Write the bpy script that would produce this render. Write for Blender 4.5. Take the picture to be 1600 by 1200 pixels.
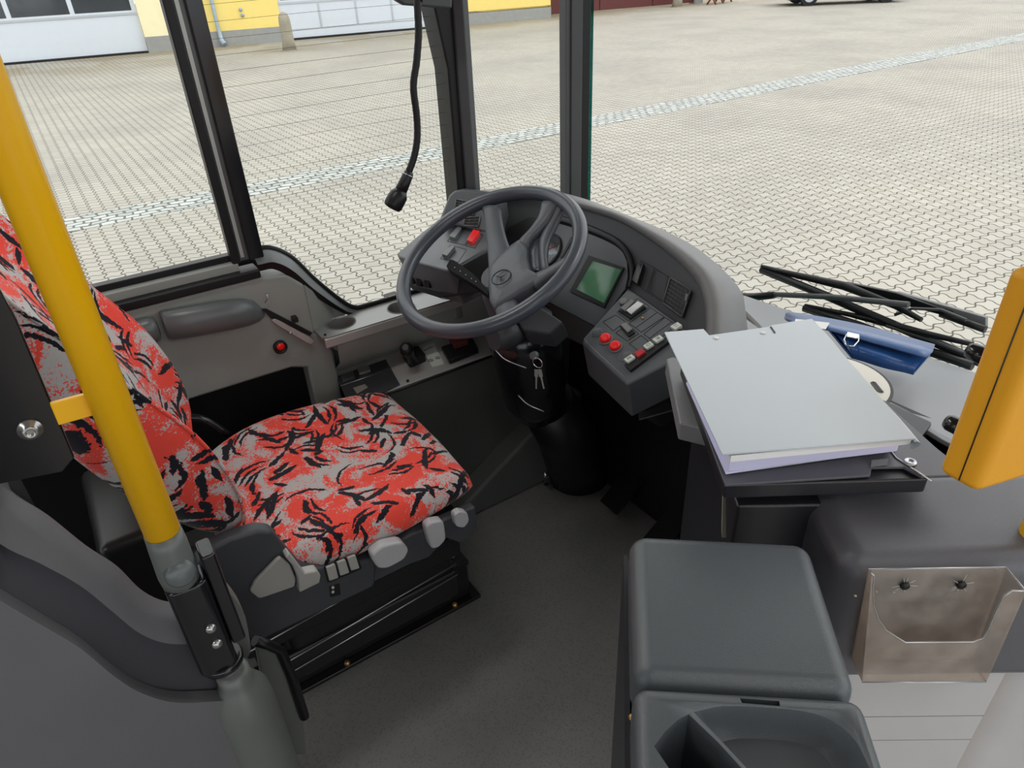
import bpy, bmesh, math, random
from mathutils import Vector as V, Matrix
random.seed(7)
for o in list(bpy.data.objects): bpy.data.objects.remove(o)
SC = bpy.context.scene
COL = SC.collection
PI = math.pi

# ------------------------------------------------------------------ camera
# world: +Y is the bus's driving direction, +X its kerb side, Z up, z=0 the driver's cab floor
yaw, pitch, roll = math.radians(57.5), math.radians(31.6), math.radians(-2.8)
cy, sy, cp, sp = math.cos(yaw), math.sin(yaw), math.cos(pitch), math.sin(pitch)
fw = V((-sy*cp, cy*cp, -sp)); rt = V((cy, sy, 0)); up = rt.cross(fw)
r2 = rt*math.cos(roll) + up*math.sin(roll); u2 = -rt*math.sin(roll) + up*math.cos(roll)
cam = bpy.data.cameras.new('camera'); cam.sensor_width = 36; cam.lens = 1084/1600*36
cam.clip_start = 0.02; cam.clip_end = 300
camo = bpy.data.objects.new('camera', cam); COL.objects.link(camo)
m = Matrix((r2, u2, -fw)).transposed().to_4x4(); m.translation = V((0, 0, 1.45)); camo.matrix_world = m
SC.camera = camo
# ------------------------------------------------------------------ sky, sun, exposure
wd = bpy.data.worlds.new('overcast_sky'); SC.world = wd; wd.use_nodes = True
nt = wd.node_tree; nt.nodes.clear()
wo = nt.nodes.new('ShaderNodeOutputWorld'); bg = nt.nodes.new('ShaderNodeBackground')
geo = nt.nodes.new('ShaderNodeTexCoord'); sx = nt.nodes.new('ShaderNodeSeparateXYZ'); cr = nt.nodes.new('ShaderNodeValToRGB')
nt.links.new(geo.outputs['Generated'], sx.inputs[0]); nt.links.new(sx.outputs['Z'], cr.inputs[0])
cr.color_ramp.elements[0].position = 0.0; cr.color_ramp.elements[0].color = (0.80, 0.84, 0.90, 1)
cr.color_ramp.elements[1].position = 0.6; cr.color_ramp.elements[1].color = (1.0, 1.0, 1.0, 1)
nt.links.new(cr.outputs[0], bg.inputs[0]); bg.inputs[1].default_value = 1.9
nt.links.new(bg.outputs[0], wo.inputs[0])
sun = bpy.data.lights.new('sun', 'SUN'); sun.energy = 1.0; sun.angle = math.radians(25); sun.color = (1, 0.97, 0.92)
suno = bpy.data.objects.new('sun', sun); COL.objects.link(suno); suno.rotation_euler = (math.radians(-32), math.radians(25), 0)
SC.view_settings.view_transform = 'Standard'; SC.view_settings.look = 'None'
SC.view_settings.exposure = 0.0; SC.view_settings.gamma = 1; SC.view_settings.use_curve_mapping = False

# ------------------------------------------------------------------ materials
MT = {}
def base(name):
    mt = bpy.data.materials.new(name); mt.use_nodes = True; MT[name] = mt
    return mt, mt.node_tree, mt.node_tree.nodes['Principled BSDF']
def lk(nt, a, b): nt.links.new(a, b)
def node(nt, t, **k):
    n = nt.nodes.new(t)
    for a, b in k.items(): setattr(n, a, b)
    return n
def plastic(name, c, rough=0.5, grain=900, bump=0.12, var=0.12, metal=0.0, coat=0.0, spec=0.5):
    mt, nt, b = base(name)
    tc = node(nt, 'ShaderNodeTexCoord'); n1 = node(nt, 'ShaderNodeTexNoise'); n1.inputs['Scale'].default_value = 7; n1.inputs['Detail'].default_value = 5
    lk(nt, tc.outputs['Object'], n1.inputs['Vector'])
    mx = node(nt, 'ShaderNodeMix', data_type='RGBA'); mx.inputs[6].default_value = (*[x*(1-var) for x in c], 1); mx.inputs[7].default_value = (*[min(1, x*(1+var)) for x in c], 1)
    lk(nt, n1.outputs[0], mx.inputs[0]); lk(nt, mx.outputs[2], b.inputs['Base Color'])
    b.inputs['Roughness'].default_value = rough; b.inputs['Metallic'].default_value = metal
    b.inputs['Coat Weight'].default_value = coat; b.inputs['Specular IOR Level'].default_value = spec
    if bump:
        n2 = node(nt, 'ShaderNodeTexNoise'); n2.inputs['Scale'].default_value = grain; n2.inputs['Detail'].default_value = 2
        lk(nt, tc.outputs['Object'], n2.inputs['Vector'])
        bp = node(nt, 'ShaderNodeBump'); bp.inputs['Strength'].default_value = bump; bp.inputs['Distance'].default_value = 0.002
        lk(nt, n2.outputs[0], bp.inputs['Height']); lk(nt, bp.outputs[0], b.inputs['Normal'])
    return mt
plastic('dash', (0.078, 0.084, 0.092), 0.34, 1500, 0.12)
plastic('dash_light', (0.17, 0.17, 0.172), 0.45, 900, 0.2)
plastic('dash_inner', (0.032, 0.034, 0.039), 0.5, 900, 0.2)
plastic('wheel_foam', (0.056, 0.063, 0.078), 0.26, 1500, 0.06)
plastic('hub', (0.074, 0.081, 0.093), 0.40, 1800, 0.10)
plastic('black', (0.010, 0.010, 0.011), 0.4, 900, 0.05, spec=0.35)
plastic('matte_black', (0.008, 0.008, 0.009), 0.6, 900, 0.05, spec=0.12)
plastic('black_gloss', (0.010, 0.010, 0.012), 0.16, 900, 0.0)
plastic('rubber', (0.009, 0.009, 0.010), 0.38, 300, 0.1, spec=0.3)
plastic('pillar_grey', (0.060, 0.064, 0.066), 0.5, 900, 0.1)
plastic('side_grey', (0.245, 0.265, 0.245), 0.55, 1200, 0.15)
plastic('arm_grey', (0.10, 0.112, 0.112), 0.30, 700, 0.1)
plastic('lower_wall', (0.085, 0.092, 0.082), 0.6, 500, 0.15)
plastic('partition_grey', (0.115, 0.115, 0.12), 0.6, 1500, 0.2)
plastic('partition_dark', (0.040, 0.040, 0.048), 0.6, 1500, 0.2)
plastic('seat_plastic', (0.055, 0.058, 0.068), 0.5, 1500, 0.15)
plastic('seat_metal', (0.010, 0.010, 0.010), 0.35, 200, 0.05)
plastic('lever_grey', (0.42, 0.41, 0.385), 0.4, 500, 0.0)
plastic('pad_grey', (0.50, 0.50, 0.52), 0.3, 500, 0.0)
plastic('ticket_grey', (0.082, 0.093, 0.100), 0.27, 1100, 0.22)
plastic('console_grey', (0.095, 0.095, 0.108), 0.33, 1000, 0.2)
plastic('counter_dark', (0.018, 0.018, 0.022), 0.35, 600, 0.1)
plastic('shelf_grey', (0.19, 0.195, 0.205), 0.35, 900, 0.1)
plastic('panel_light', (0.46, 0.445, 0.44), 0.65, 60, 0.1)
plastic('beige', (0.25, 0.24, 0.20), 0.6, 500, 0.0)
plastic('yellow', (0.95, 0.50, 0.004), 0.32, 600, 0.02, 0.03)
plastic('orange', (0.80, 0.36, 0.012), 0.45, 900, 0.1, 0.03)
plastic('tube_grey', (0.12, 0.13, 0.12), 0.38, 500, 0.05)
plastic('folder', (0.52, 0.57, 0.61), 0.30, 300, 0.03, 0.04)
plastic('paper', (0.66, 0.65, 0.86), 0.8, 300, 0.0, 0.04)
plastic('paper_white', (0.8, 0.8, 0.8), 0.8, 300, 0.0, 0.03)
plastic('blue_leather', (0.022, 0.085, 0.27), 0.26, 260, 0.35, 0.25)
plastic('blue_flap_sheen', (0.07, 0.14, 0.32), 0.28, 260, 0.35, 0.25)  # wallet blue lightened for the flap, reflected sheen put into the colour
plastic('red_button', (0.85, 0.012, 0.012), 0.25, 500, 0.0, 0.03)
plastic('red_dull', (0.45, 0.015, 0.02), 0.3, 500, 0.0, 0.03)
plastic('white_key', (0.62, 0.66, 0.60), 0.4, 500, 0.0)
plastic('ink', (0.01, 0.01, 0.01), 0.5, 500, 0.0)
plastic('silver_key', (0.45, 0.44, 0.43), 0.25, 500, 0.0, 0.1, metal=0.8)
plastic('steel', (0.50, 0.50, 0.485), 0.36, 500, 0.05, 0.12, metal=0.35)
plastic('steel_tray', (0.27, 0.27, 0.262), 0.36, 500, 0.05, 0.12, metal=0.5)
plastic('steel_panel', (0.42, 0.42, 0.40), 0.4, 500, 0.05, 0.1, metal=0.35)
plastic('chrome', (0.7, 0.7, 0.7), 0.12, 500, 0.0, 0.05, metal=1)
plastic('brass', (0.5, 0.30, 0.12), 0.3, 500, 0.0, 0.1, metal=0.8)
plastic('aluminium', (0.55, 0.57, 0.6), 0.3, 500, 0.0, 0.05, metal=0.9)
plastic('gauge_face', (0.55, 0.60, 0.64), 0.4, 500, 0.0)
plastic('headliner', (0.34, 0.34, 0.33), 0.8, 500, 0.05)
plastic('wall_yellow', (0.86, 0.66, 0.20), 0.85, 40, 0.2, 0.06)
plastic('wall_cream', (0.86, 0.78, 0.50), 0.85, 40, 0.2, 0.06)
plastic('plinth', (0.30, 0.30, 0.29), 0.9, 30, 0.3, 0.15)
plastic('door_white', (0.62, 0.66, 0.72), 0.5, 40, 0.02, 0.04)
plastic('door_glass', (0.045, 0.05, 0.055), 0.08, 3, 0.0, 0.5)
plastic('zinc', (0.33, 0.40, 0.46), 0.5, 30, 0.1, 0.3, metal=0.3)
plastic('stone', (0.30, 0.27, 0.21), 0.9, 40, 0.5, 0.3)
plastic('dark_red', (0.10, 0.02, 0.018), 0.6, 40, 0.1)
plastic('car_paint', (0.03, 0.035, 0.045), 0.2, 40, 0.0)
plastic('car_blue', (0.18, 0.24, 0.34), 0.25, 40, 0.0)
plastic('wood_red', (0.22, 0.06, 0.03), 0.6, 40, 0.1)
plastic('asphalt', (0.05, 0.05, 0.05), 0.9, 40, 0.2)
plastic('roof_tile', (0.25, 0.08, 0.04), 0.9, 40, 0.2)
plastic('outer_paint', (0.10, 0.35, 0.36), 0.3, 40, 0.0)

def glass(name, tint, amt=1.0, rough=0.0):
    mt, nt, b = base(name); nt.nodes.remove(b)
    out = nt.nodes['Material Output']
    t = node(nt, 'ShaderNodeBsdfTransparent'); t.inputs[0].default_value = (*tint, 1)
    g = node(nt, 'ShaderNodeBsdfGlossy'); g.inputs['Roughness'].default_value = rough
    f = node(nt, 'ShaderNodeFresnel'); f.inputs[0].default_value = 1.3
    mu = node(nt, 'ShaderNodeMath', operation='MULTIPLY'); mu.inputs[1].default_value = amt
    mx = node(nt, 'ShaderNodeMixShader')
    lk(nt, f.outputs[0], mu.inputs[0]); lk(nt, mu.outputs[0], mx.inputs[0]); lk(nt, t.outputs[0], mx.inputs[1]); lk(nt, g.outputs[0], mx.inputs[2]); lk(nt, mx.outputs[0], out.inputs[0])
    return mt
glass('window_glass', (0.97, 0.985, 0.975), 0.35)
glass('edge_glass', (0.25, 0.72, 0.68), 0.8)
glass('smoked', (0.10, 0.095, 0.09), 0.8, 0.05)
def acrylic():
    mt, nt, b = base('acrylic'); nt.nodes.remove(b)
    out = nt.nodes['Material Output']
    t = node(nt, 'ShaderNodeBsdfTransparent'); t.inputs[0].default_value = (0.93, 0.89, 0.85, 1)
    d = node(nt, 'ShaderNodeBsdfDiffuse'); d.inputs[0].default_value = (0.60, 0.54, 0.49, 1)
    g = node(nt, 'ShaderNodeBsdfGlossy'); g.inputs['Roughness'].default_value = 0.12
    tc = node(nt, 'ShaderNodeTexCoord'); n = node(nt, 'ShaderNodeTexNoise'); n.inputs['Scale'].default_value = 25; n.inputs['Detail'].default_value = 8
    lk(nt, tc.outputs['Object'], n.inputs['Vector'])
    mr = node(nt, 'ShaderNodeMapRange'); mr.inputs[1].default_value = .35; mr.inputs[2].default_value = .7; mr.inputs[3].default_value = .10; mr.inputs[4].default_value = .30
    lk(nt, n.outputs[0], mr.inputs[0])
    m1 = node(nt, 'ShaderNodeMixShader'); m2 = node(nt, 'ShaderNodeMixShader'); m2.inputs[0].default_value = 0.07
    lk(nt, mr.outputs[0], m1.inputs[0]); lk(nt, t.outputs[0], m1.inputs[1]); lk(nt, d.outputs[0], m1.inputs[2])
    lk(nt, m1.outputs[0], m2.inputs[1]); lk(nt, g.outputs[0], m2.inputs[2]); lk(nt, m2.outputs[0], out.inputs[0])
acrylic()
def screen_mat():
    mt, nt, b = base('lcd_green')
    tc = node(nt, 'ShaderNodeTexCoord'); n = node(nt, 'ShaderNodeTexNoise'); n.inputs['Scale'].default_value = 40
    lk(nt, tc.outputs['Object'], n.inputs['Vector'])
    mx = node(nt, 'ShaderNodeMix', data_type='RGBA'); mx.inputs[6].default_value = (0.07, 0.19, 0.10, 1); mx.inputs[7].default_value = (0.11, 0.27, 0.15, 1)
    lk(nt, n.outputs[0], mx.inputs[0]); lk(nt, mx.outputs[2], b.inputs['Base Color'])
    b.inputs['Roughness'].default_value = 0.12
screen_mat()

def math1(nt, op, a, b=None, c=None):
    n = node(nt, 'ShaderNodeMath', operation=op)
    for i, x in enumerate((a, b, c)):
        if x is None: continue
        if isinstance(x, (int, float)): n.inputs[i].default_value = x
        else: lk(nt, x, n.inputs[i])
    return n.outputs[0]
def fabric(name, plane):
    mt, nt, b = base(name)
    tc = node(nt, 'ShaderNodeTexCoord'); sp_ = node(nt, 'ShaderNodeSeparateXYZ'); lk(nt, tc.outputs['Object'], sp_.inputs[0])
    def noise(scale, detail=2, rough=0.5, dist=0.0, col=False, vec=None):
        n = node(nt, 'ShaderNodeTexNoise'); n.inputs['Scale'].default_value = scale; n.inputs['Detail'].default_value = detail
        n.inputs['Roughness'].default_value = rough; n.inputs['Distortion'].default_value = dist
        lk(nt, vec or tc.outputs['Object'], n.inputs['Vector']); return n.outputs[1 if col else 0]
    big = noise(13, 4, 0.6, 0.9); fine = noise(260, 3, 0.75); speck = math1(nt, 'MULTIPLY', math1(nt, 'SUBTRACT', fine, 0.5), 0.62)
    red = math1(nt, 'GREATER_THAN', math1(nt, 'ADD', big, speck), 0.492)
    # fabric plane coordinates
    cv = node(nt, 'ShaderNodeCombineXYZ')
    if plane == 'flat': lk(nt, sp_.outputs[0], cv.inputs[0]); lk(nt, math1(nt, 'SUBTRACT', sp_.outputs[1], math1(nt, 'MULTIPLY', sp_.outputs[2], 0.6)), cv.inputs[1])
    else: lk(nt, math1(nt, 'SUBTRACT', sp_.outputs[0], math1(nt, 'MULTIPLY', sp_.outputs[1], 0.8)), cv.inputs[0]); lk(nt, sp_.outputs[2], cv.inputs[1])
    def warp(v, sc, amt):
        m_ = node(nt, 'ShaderNodeVectorMath', operation='SUBTRACT'); lk(nt, noise(sc, 2, 0.6, 0, True), m_.inputs[0]); m_.inputs[1].default_value = (.5, .5, .5)
        k = node(nt, 'ShaderNodeVectorMath', operation='SCALE'); k.inputs['Scale'].default_value = amt; lk(nt, m_.outputs[0], k.inputs[0])
        a_ = node(nt, 'ShaderNodeVectorMath', operation='ADD'); lk(nt, v, a_.inputs[0]); lk(nt, k.outputs[0], a_.inputs[1]); return a_.outputs[0]
    wv = warp(warp(cv.outputs[0], 14, 0.022), 110, 0.010)
    def layer(scale, off, L, W, bend, keep, double=False, rnd=1.0):
        ad = node(nt, 'ShaderNodeVectorMath', operation='ADD'); ad.inputs[1].default_value = (off, off*1.7, 0); lk(nt, wv, ad.inputs[0])
        vo = node(nt, 'ShaderNodeTexVoronoi'); vo.voronoi_dimensions = '2D'; vo.inputs['Scale'].default_value = scale; vo.inputs['Randomness'].default_value = rnd; lk(nt, ad.outputs[0], vo.inputs['Vector'])
        d = node(nt, 'ShaderNodeVectorMath', operation='SUBTRACT'); lk(nt, ad.outputs[0], d.inputs[0]); lk(nt, vo.outputs['Position'], d.inputs[1])
        sc_ = node(nt, 'ShaderNodeSeparateColor'); lk(nt, vo.outputs['Color'], sc_.inputs[0])
        ro = node(nt, 'ShaderNodeVectorRotate', rotation_type='Z_AXIS'); lk(nt, d.outputs[0], ro.inputs['Vector']); lk(nt, math1(nt, 'MULTIPLY', sc_.outputs[0], 6.28), ro.inputs['Angle'])
        s2 = node(nt, 'ShaderNodeSeparateXYZ'); lk(nt, ro.outputs[0], s2.inputs[0])
        x = s2.outputs[0]; y = math1(nt, 'ADD', s2.outputs[1], math1(nt, 'MULTIPLY', math1(nt, 'MULTIPLY', x, x), bend))
        ex = math1(nt, 'POWER', math1(nt, 'ABSOLUTE', math1(nt, 'DIVIDE', x, L)), 2.5)
        if double: y = math1(nt, 'SUBTRACT', math1(nt, 'ABSOLUTE', y), W*1.9)
        ey = math1(nt, 'POWER', math1(nt, 'ABSOLUTE', math1(nt, 'DIVIDE', y, W)), 1.6)
        e = math1(nt, 'ADD', ex, ey); e = math1(nt, 'ADD', e, math1(nt, 'MULTIPLY', math1(nt, 'SUBTRACT', fine, .5), 1.5))
        return math1(nt, 'MULTIPLY', math1(nt, 'LESS_THAN', e, 1.0), math1(nt, 'LESS_THAN', sc_.outputs[1], keep))
    ls = [layer(10.5, .13, .044, .0072, 3, .75), layer(14, .57, .034, .0038, -9, .65, True), layer(15, .91, .030, .0062, 2, .5), layer(13, 1.37, .042, .0036, 9, .6), layer(20, 2.1, .020, .0052, 0, .3)]
    blk = ls[0]
    for l in ls[1:]: blk = math1(nt, 'MAXIMUM', blk, l)
    m1 = node(nt, 'ShaderNodeMix', data_type='RGBA'); m1.inputs[6].default_value = (0.50, 0.48, 0.47, 1); m1.inputs[7].default_value = (0.86, 0.075, 0.05, 1)
    lk(nt, red, m1.inputs[0])
    m2 = node(nt, 'ShaderNodeMix', data_type='RGBA'); m2.inputs[7].default_value = (0.010, 0.011, 0.018, 1)
    lk(nt, m1.outputs[2], m2.inputs[6]); lk(nt, blk, m2.inputs[0]); lk(nt, m2.outputs[2], b.inputs['Base Color'])
    b.inputs['Roughness'].default_value = 0.9; b.inputs['Sheen Weight'].default_value = 0.15; b.inputs['Specular IOR Level'].default_value = 0.2
    w = noise(700, 2); bp = node(nt, 'ShaderNodeBump'); bp.inputs['Strength'].default_value = 0.3; bp.inputs['Distance'].default_value = 0.002
    lk(nt, w, bp.inputs['Height']); lk(nt, bp.outputs[0], b.inputs['Normal'])
fabric('seat_fabric', 'up'); fabric('cushion_fabric', 'flat')
def pavers():
    mt, nt, b = base('pavers')
    tc = node(nt, 'ShaderNodeTexCoord'); sp_ = node(nt, 'ShaderNodeSeparateXYZ'); lk(nt, tc.outputs['Object'], sp_.inputs[0])
    X, Y = sp_.outputs[0], sp_.outputs[1]
    Lx, Ly = 0.1135, 0.1195
    sn = lambda a, L, ph: math1(nt, 'SINE', math1(nt, 'ADD', math1(nt, 'MULTIPLY', a, 2*PI/L), ph))
    xs = math1(nt, 'ADD', X, math1(nt, 'MULTIPLY', sn(Y, Ly, 0.0), 0.0125))
    ys = math1(nt, 'ADD', Y, math1(nt, 'MULTIPLY', sn(X, Lx, 0.0), -0.0125))
    u_ = math1(nt, 'DIVIDE', xs, Lx); v_ = math1(nt, 'DIVIDE', ys, Ly)
    def edge(a, L):
        fr = math1(nt, 'FRACT', a); return math1(nt, 'MULTIPLY', math1(nt, 'MINIMUM', fr, math1(nt, 'SUBTRACT', 1.0, fr)), L)
    d = math1(nt, 'MINIMUM', edge(u_, Lx), edge(v_, Ly))
    mr = node(nt, 'ShaderNodeMapRange'); mr.inputs[1].default_value = 0.0032; mr.inputs[2].default_value = 0.0072; lk(nt, d, mr.inputs[0])
    cv = node(nt, 'ShaderNodeCombineXYZ'); lk(nt, math1(nt, 'FLOOR', u_), cv.inputs[0]); lk(nt, math1(nt, 'FLOOR', v_), cv.inputs[1])
    wn = node(nt, 'ShaderNodeTexWhiteNoise'); lk(nt, cv.outputs[0], wn.inputs[0])
    n1 = node(nt, 'ShaderNodeTexNoise'); n1.inputs['Scale'].default_value = 0.55; n1.inputs['Detail'].default_value = 6; lk(nt, tc.outputs['Object'], n1.inputs['Vector'])
    n2 = node(nt, 'ShaderNodeTexNoise'); n2.inputs['Scale'].default_value = 90; n2.inputs['Detail'].default_value = 3; lk(nt, tc.outputs['Object'], n2.inputs['Vector'])
    a = node(nt, 'ShaderNodeMix', data_type='RGBA'); a.inputs[6].default_value = (0.355, 0.333, 0.285, 1); a.inputs[7].default_value = (0.395, 0.375, 0.33, 1); lk(nt, wn.outputs[0], a.inputs[0])
    bb = node(nt, 'ShaderNodeMix', data_type='RGBA', blend_type='MULTIPLY'); bb.inputs[0].default_value = 1.0; lk(nt, a.outputs[2], bb.inputs[6])
    r1 = node(nt, 'ShaderNodeValToRGB'); r1.color_ramp.elements[0].position = .35; r1.color_ramp.elements[0].color = (.84, .84, .86, 1); r1.color_ramp.elements[1].position = .6; r1.color_ramp.elements[1].color = (1, 1, 1, 1); lk(nt, n1.outputs[0], r1.inputs[0]); lk(nt, r1.outputs[0], bb.inputs[7])
    # mossy dirt near the building wall
    nr = node(nt, 'ShaderNodeMapRange'); nr.inputs[1].default_value = -20.0; nr.inputs[2].default_value = -24.0; lk(nt, X, nr.inputs[0])
    n3 = node(nt, 'ShaderNodeTexNoise'); n3.inputs['Scale'].default_value = 0.5; n3.inputs['Detail'].default_value = 5; lk(nt, tc.outputs['Object'], n3.inputs['Vector'])
    ms = math1(nt, 'MULTIPLY', nr.outputs[0], math1(nt, 'GREATER_THAN', n3.outputs[0], 0.47))
    ms = math1(nt, 'MULTIPLY', ms, 0.55)
    dd = node(nt, 'ShaderNodeMix', data_type='RGBA'); lk(nt, bb.outputs[2], dd.inputs[6]); dd.inputs[7].default_value = (0.25, 0.19, 0.08, 1); lk(nt, ms, dd.inputs[0])
    c = node(nt, 'ShaderNodeMix', data_type='RGBA'); c.inputs[6].default_value = (0.060, 0.053, 0.040, 1); lk(nt, dd.outputs[2], c.inputs[7]); lk(nt, mr.outputs[0], c.inputs[0])
    lk(nt, c.outputs[2], b.inputs['Base Color']); b.inputs['Roughness'].default_value = 0.85
    h = math1(nt, 'ADD', mr.outputs[0], math1(nt, 'MULTIPLY', n2.outputs[0], 0.15))
    bp = node(nt, 'ShaderNodeBump'); bp.inputs['Strength'].default_value = 0.35; bp.inputs['Distance'].default_value = 0.004; lk(nt, h, bp.inputs['Height']); lk(nt, bp.outputs[0], b.inputs['Normal'])
pavers()
def cobbles():
    mt, nt, b = base('cobbles')
    tc = node(nt, 'ShaderNodeTexCoord'); mp = node(nt, 'ShaderNodeMapping'); mp.inputs['Rotation'].default_value = (0, 0, PI/2 + 0.045)
    lk(nt, tc.outputs['Object'], mp.inputs['Vector'])
    nn = node(nt, 'ShaderNodeTexNoise'); nn.inputs['Scale'].default_value = 4; lk(nt, tc.outputs['Object'], nn.inputs['Vector'])
    ad = node(nt, 'ShaderNodeMix', data_type='RGBA', blend_type='LINEAR_LIGHT'); ad.inputs[0].default_value = 0.06; lk(nt, mp.outputs[0], ad.inputs[6]); lk(nt, nn.outputs[1], ad.inputs[7])
    br = node(nt, 'ShaderNodeTexBrick'); br.inputs['Scale'].default_value = 1; br.inputs['Brick Width'].default_value = 0.145; br.inputs['Row Height'].default_value = 0.098
    br.inputs['Mortar Size'].default_value = 0.013; br.inputs['Mortar Smooth'].default_value = 0.3
    br.inputs['Color1'].default_value = (0.33, 0.355, 0.35, 1); br.inputs['Color2'].default_value = (0.46, 0.48, 0.47, 1); br.inputs['Mortar'].default_value = (0.11, 0.10, 0.075, 1)
    lk(nt, ad.outputs[2], br.inputs['Vector']); lk(nt, br.outputs[0], b.inputs['Base Color']); b.inputs['Roughness'].default_value = 0.7
    bp = node(nt, 'ShaderNodeBump'); bp.invert = True; bp.inputs['Strength'].default_value = 0.6; bp.inputs['Distance'].default_value = 0.01; lk(nt, br.outputs[1], bp.inputs['Height']); lk(nt, bp.outputs[0], b.inputs['Normal'])
cobbles()
def lino():
    mt, nt, b = base('bus_floor')
    tc = node(nt, 'ShaderNodeTexCoord')
    n1 = node(nt, 'ShaderNodeTexNoise'); n1.inputs['Scale'].default_value = 5; n1.inputs['Detail'].default_value = 6; lk(nt, tc.outputs['Object'], n1.inputs['Vector'])
    n2 = node(nt, 'ShaderNodeTexVoronoi'); n2.inputs['Scale'].default_value = 260; lk(nt, tc.outputs['Object'], n2.inputs['Vector'])
    a = node(nt, 'ShaderNodeMix', data_type='RGBA'); a.inputs[6].default_value = (0.15, 0.147, 0.14, 1); a.inputs[7].default_value = (0.25, 0.246, 0.235, 1)
    lk(nt, n1.outputs[0], a.inputs[0])
    w = node(nt, 'ShaderNodeTexWhiteNoise'); lk(nt, n2.outputs['Color'], w.inputs[0])
    sp_ = math1(nt, 'GREATER_THAN', w.outputs[0], 0.82)
    c = node(nt, 'ShaderNodeMix', data_type='RGBA'); lk(nt, a.outputs[2], c.inputs[6]); c.inputs[7].default_value = (0.05, 0.05, 0.05, 1); lk(nt, math1(nt, 'MULTIPLY', sp_, 0.22), c.inputs[0])
    lk(nt, c.outputs[2], b.inputs['Base Color']); b.inputs['Roughness'].default_value = 0.5
    n3 = node(nt, 'ShaderNodeTexNoise'); n3.inputs['Scale'].default_value = 350; lk(nt, tc.outputs['Object'], n3.inputs['Vector'])
    bp = node(nt, 'ShaderNodeBump'); bp.inputs['Strength'].default_value = 0.25; bp.inputs['Distance'].default_value = 0.002; lk(nt, n3.outputs[0], bp.inputs['Height']); lk(nt, bp.outputs[0], b.inputs['Normal'])
lino()

# ------------------------------------------------------------------ mesh helpers (all coordinates are world coordinates)
class MB:
    def __init__(s): s.v = []; s.f = []; s.sm = []
    def add(s, vs, fs, smooth=False):
        o = len(s.v); s.v += [V(p) for p in vs]
        for f_ in fs: s.f.append([i+o for i in f_]); s.sm.append(smooth)
        return s
    def prism(s, pts, ext, smooth=False):
        pts = [V(p) for p in pts]; ext = V(ext); n = len(pts)
        s.add(pts + [p+ext for p in pts], [list(range(n)), list(range(2*n-1, n-1, -1))] + [[i, i+n, (i+1) % n+n, (i+1) % n] for i in range(n)], smooth); return s
    def box(s, c, size, R=None):
        c = V(c); a, b, d = [x/2 for x in size]; R = R or Matrix.Identity(3)
        vs = [c + R @ V((i*a, j*b, k*d)) for i in (-1, 1) for j in (-1, 1) for k in (-1, 1)]
        return s.add(vs, [[0, 1, 3, 2], [4, 6, 7, 5], [0, 4, 5, 1], [2, 3, 7, 6], [0, 2, 6, 4], [1, 5, 7, 3]])
    def bx(s, lo, hi):
        lo, hi = V(lo), V(hi); return s.box((lo+hi)/2, hi-lo)
    def tube(s, path, r, n=16, cap=True, closed=False):
        path = [V(p) for p in path]; rs = r if isinstance(r, (list, tuple)) else [r]*len(path)
        L = len(path); rings = []; prev = None
        for i, p in enumerate(path):
            if closed: t = path[(i+1) % L]-path[i-1]
            else: t = path[min(i+1, L-1)]-path[max(i-1, 0)]
            t.normalize()
            if prev is None: a = t.orthogonal().normalized()
            else: a = (prev - t*prev.dot(t)).normalized()
            prev = a; b = t.cross(a)
            rings.append([p + (a*math.cos(2*PI*k/n) + b*math.sin(2*PI*k/n))*rs[i] for k in range(n)])
        return s.loft(rings, cap=cap, closed=closed)
    def loft(s, rings, cap=True, closed=False, ring_closed=True, smooth=True):
        n = len(rings[0]); L = len(rings); fs = []
        for i in range(L if closed else L-1):
            for k in range(n if ring_closed else n-1):
                fs.append([i*n+k, i*n+(k+1) % n, ((i+1) % L)*n+(k+1) % n, ((i+1) % L)*n+k])
        o = len(s.v)
        s.add([p for r in rings for p in r], fs, smooth)
        if cap and not closed and ring_closed:
            s.f.append([o+k for k in range(n-1, -1, -1)]); s.sm.append(False)
            s.f.append([o+(L-1)*n+k for k in range(n)]); s.sm.append(False)
        return s
    def cyl(s, c, axis, r, h, n=24, r1=None):
        c = V(c); axis = V(axis).normalized(); return s.tube([c, c+axis*h], [r, r if r1 is None else r1], n)
    def lathe(s, c, axis, prof, n=28, cap=True):
        c = V(c); axis = V(axis).normalized(); a = axis.orthogonal().normalized(); b = axis.cross(a)
        return s.loft([[c+axis*h+(a*math.cos(2*PI*k/n)+b*math.sin(2*PI*k/n))*r for k in range(n)] for r, h in prof], cap=cap)
    def ball(s, c, r, n=12, sc=(1, 1, 1)):
        c = V(c); rings = []
        for i in range(1, n):
            th = PI*i/n; rings.append([c+V((r*sc[0]*math.sin(th)*math.cos(2*PI*k/16), r*sc[1]*math.sin(th)*math.sin(2*PI*k/16), r*sc[2]*math.cos(th))) for k in range(16)])
        return s.loft(rings)

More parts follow.
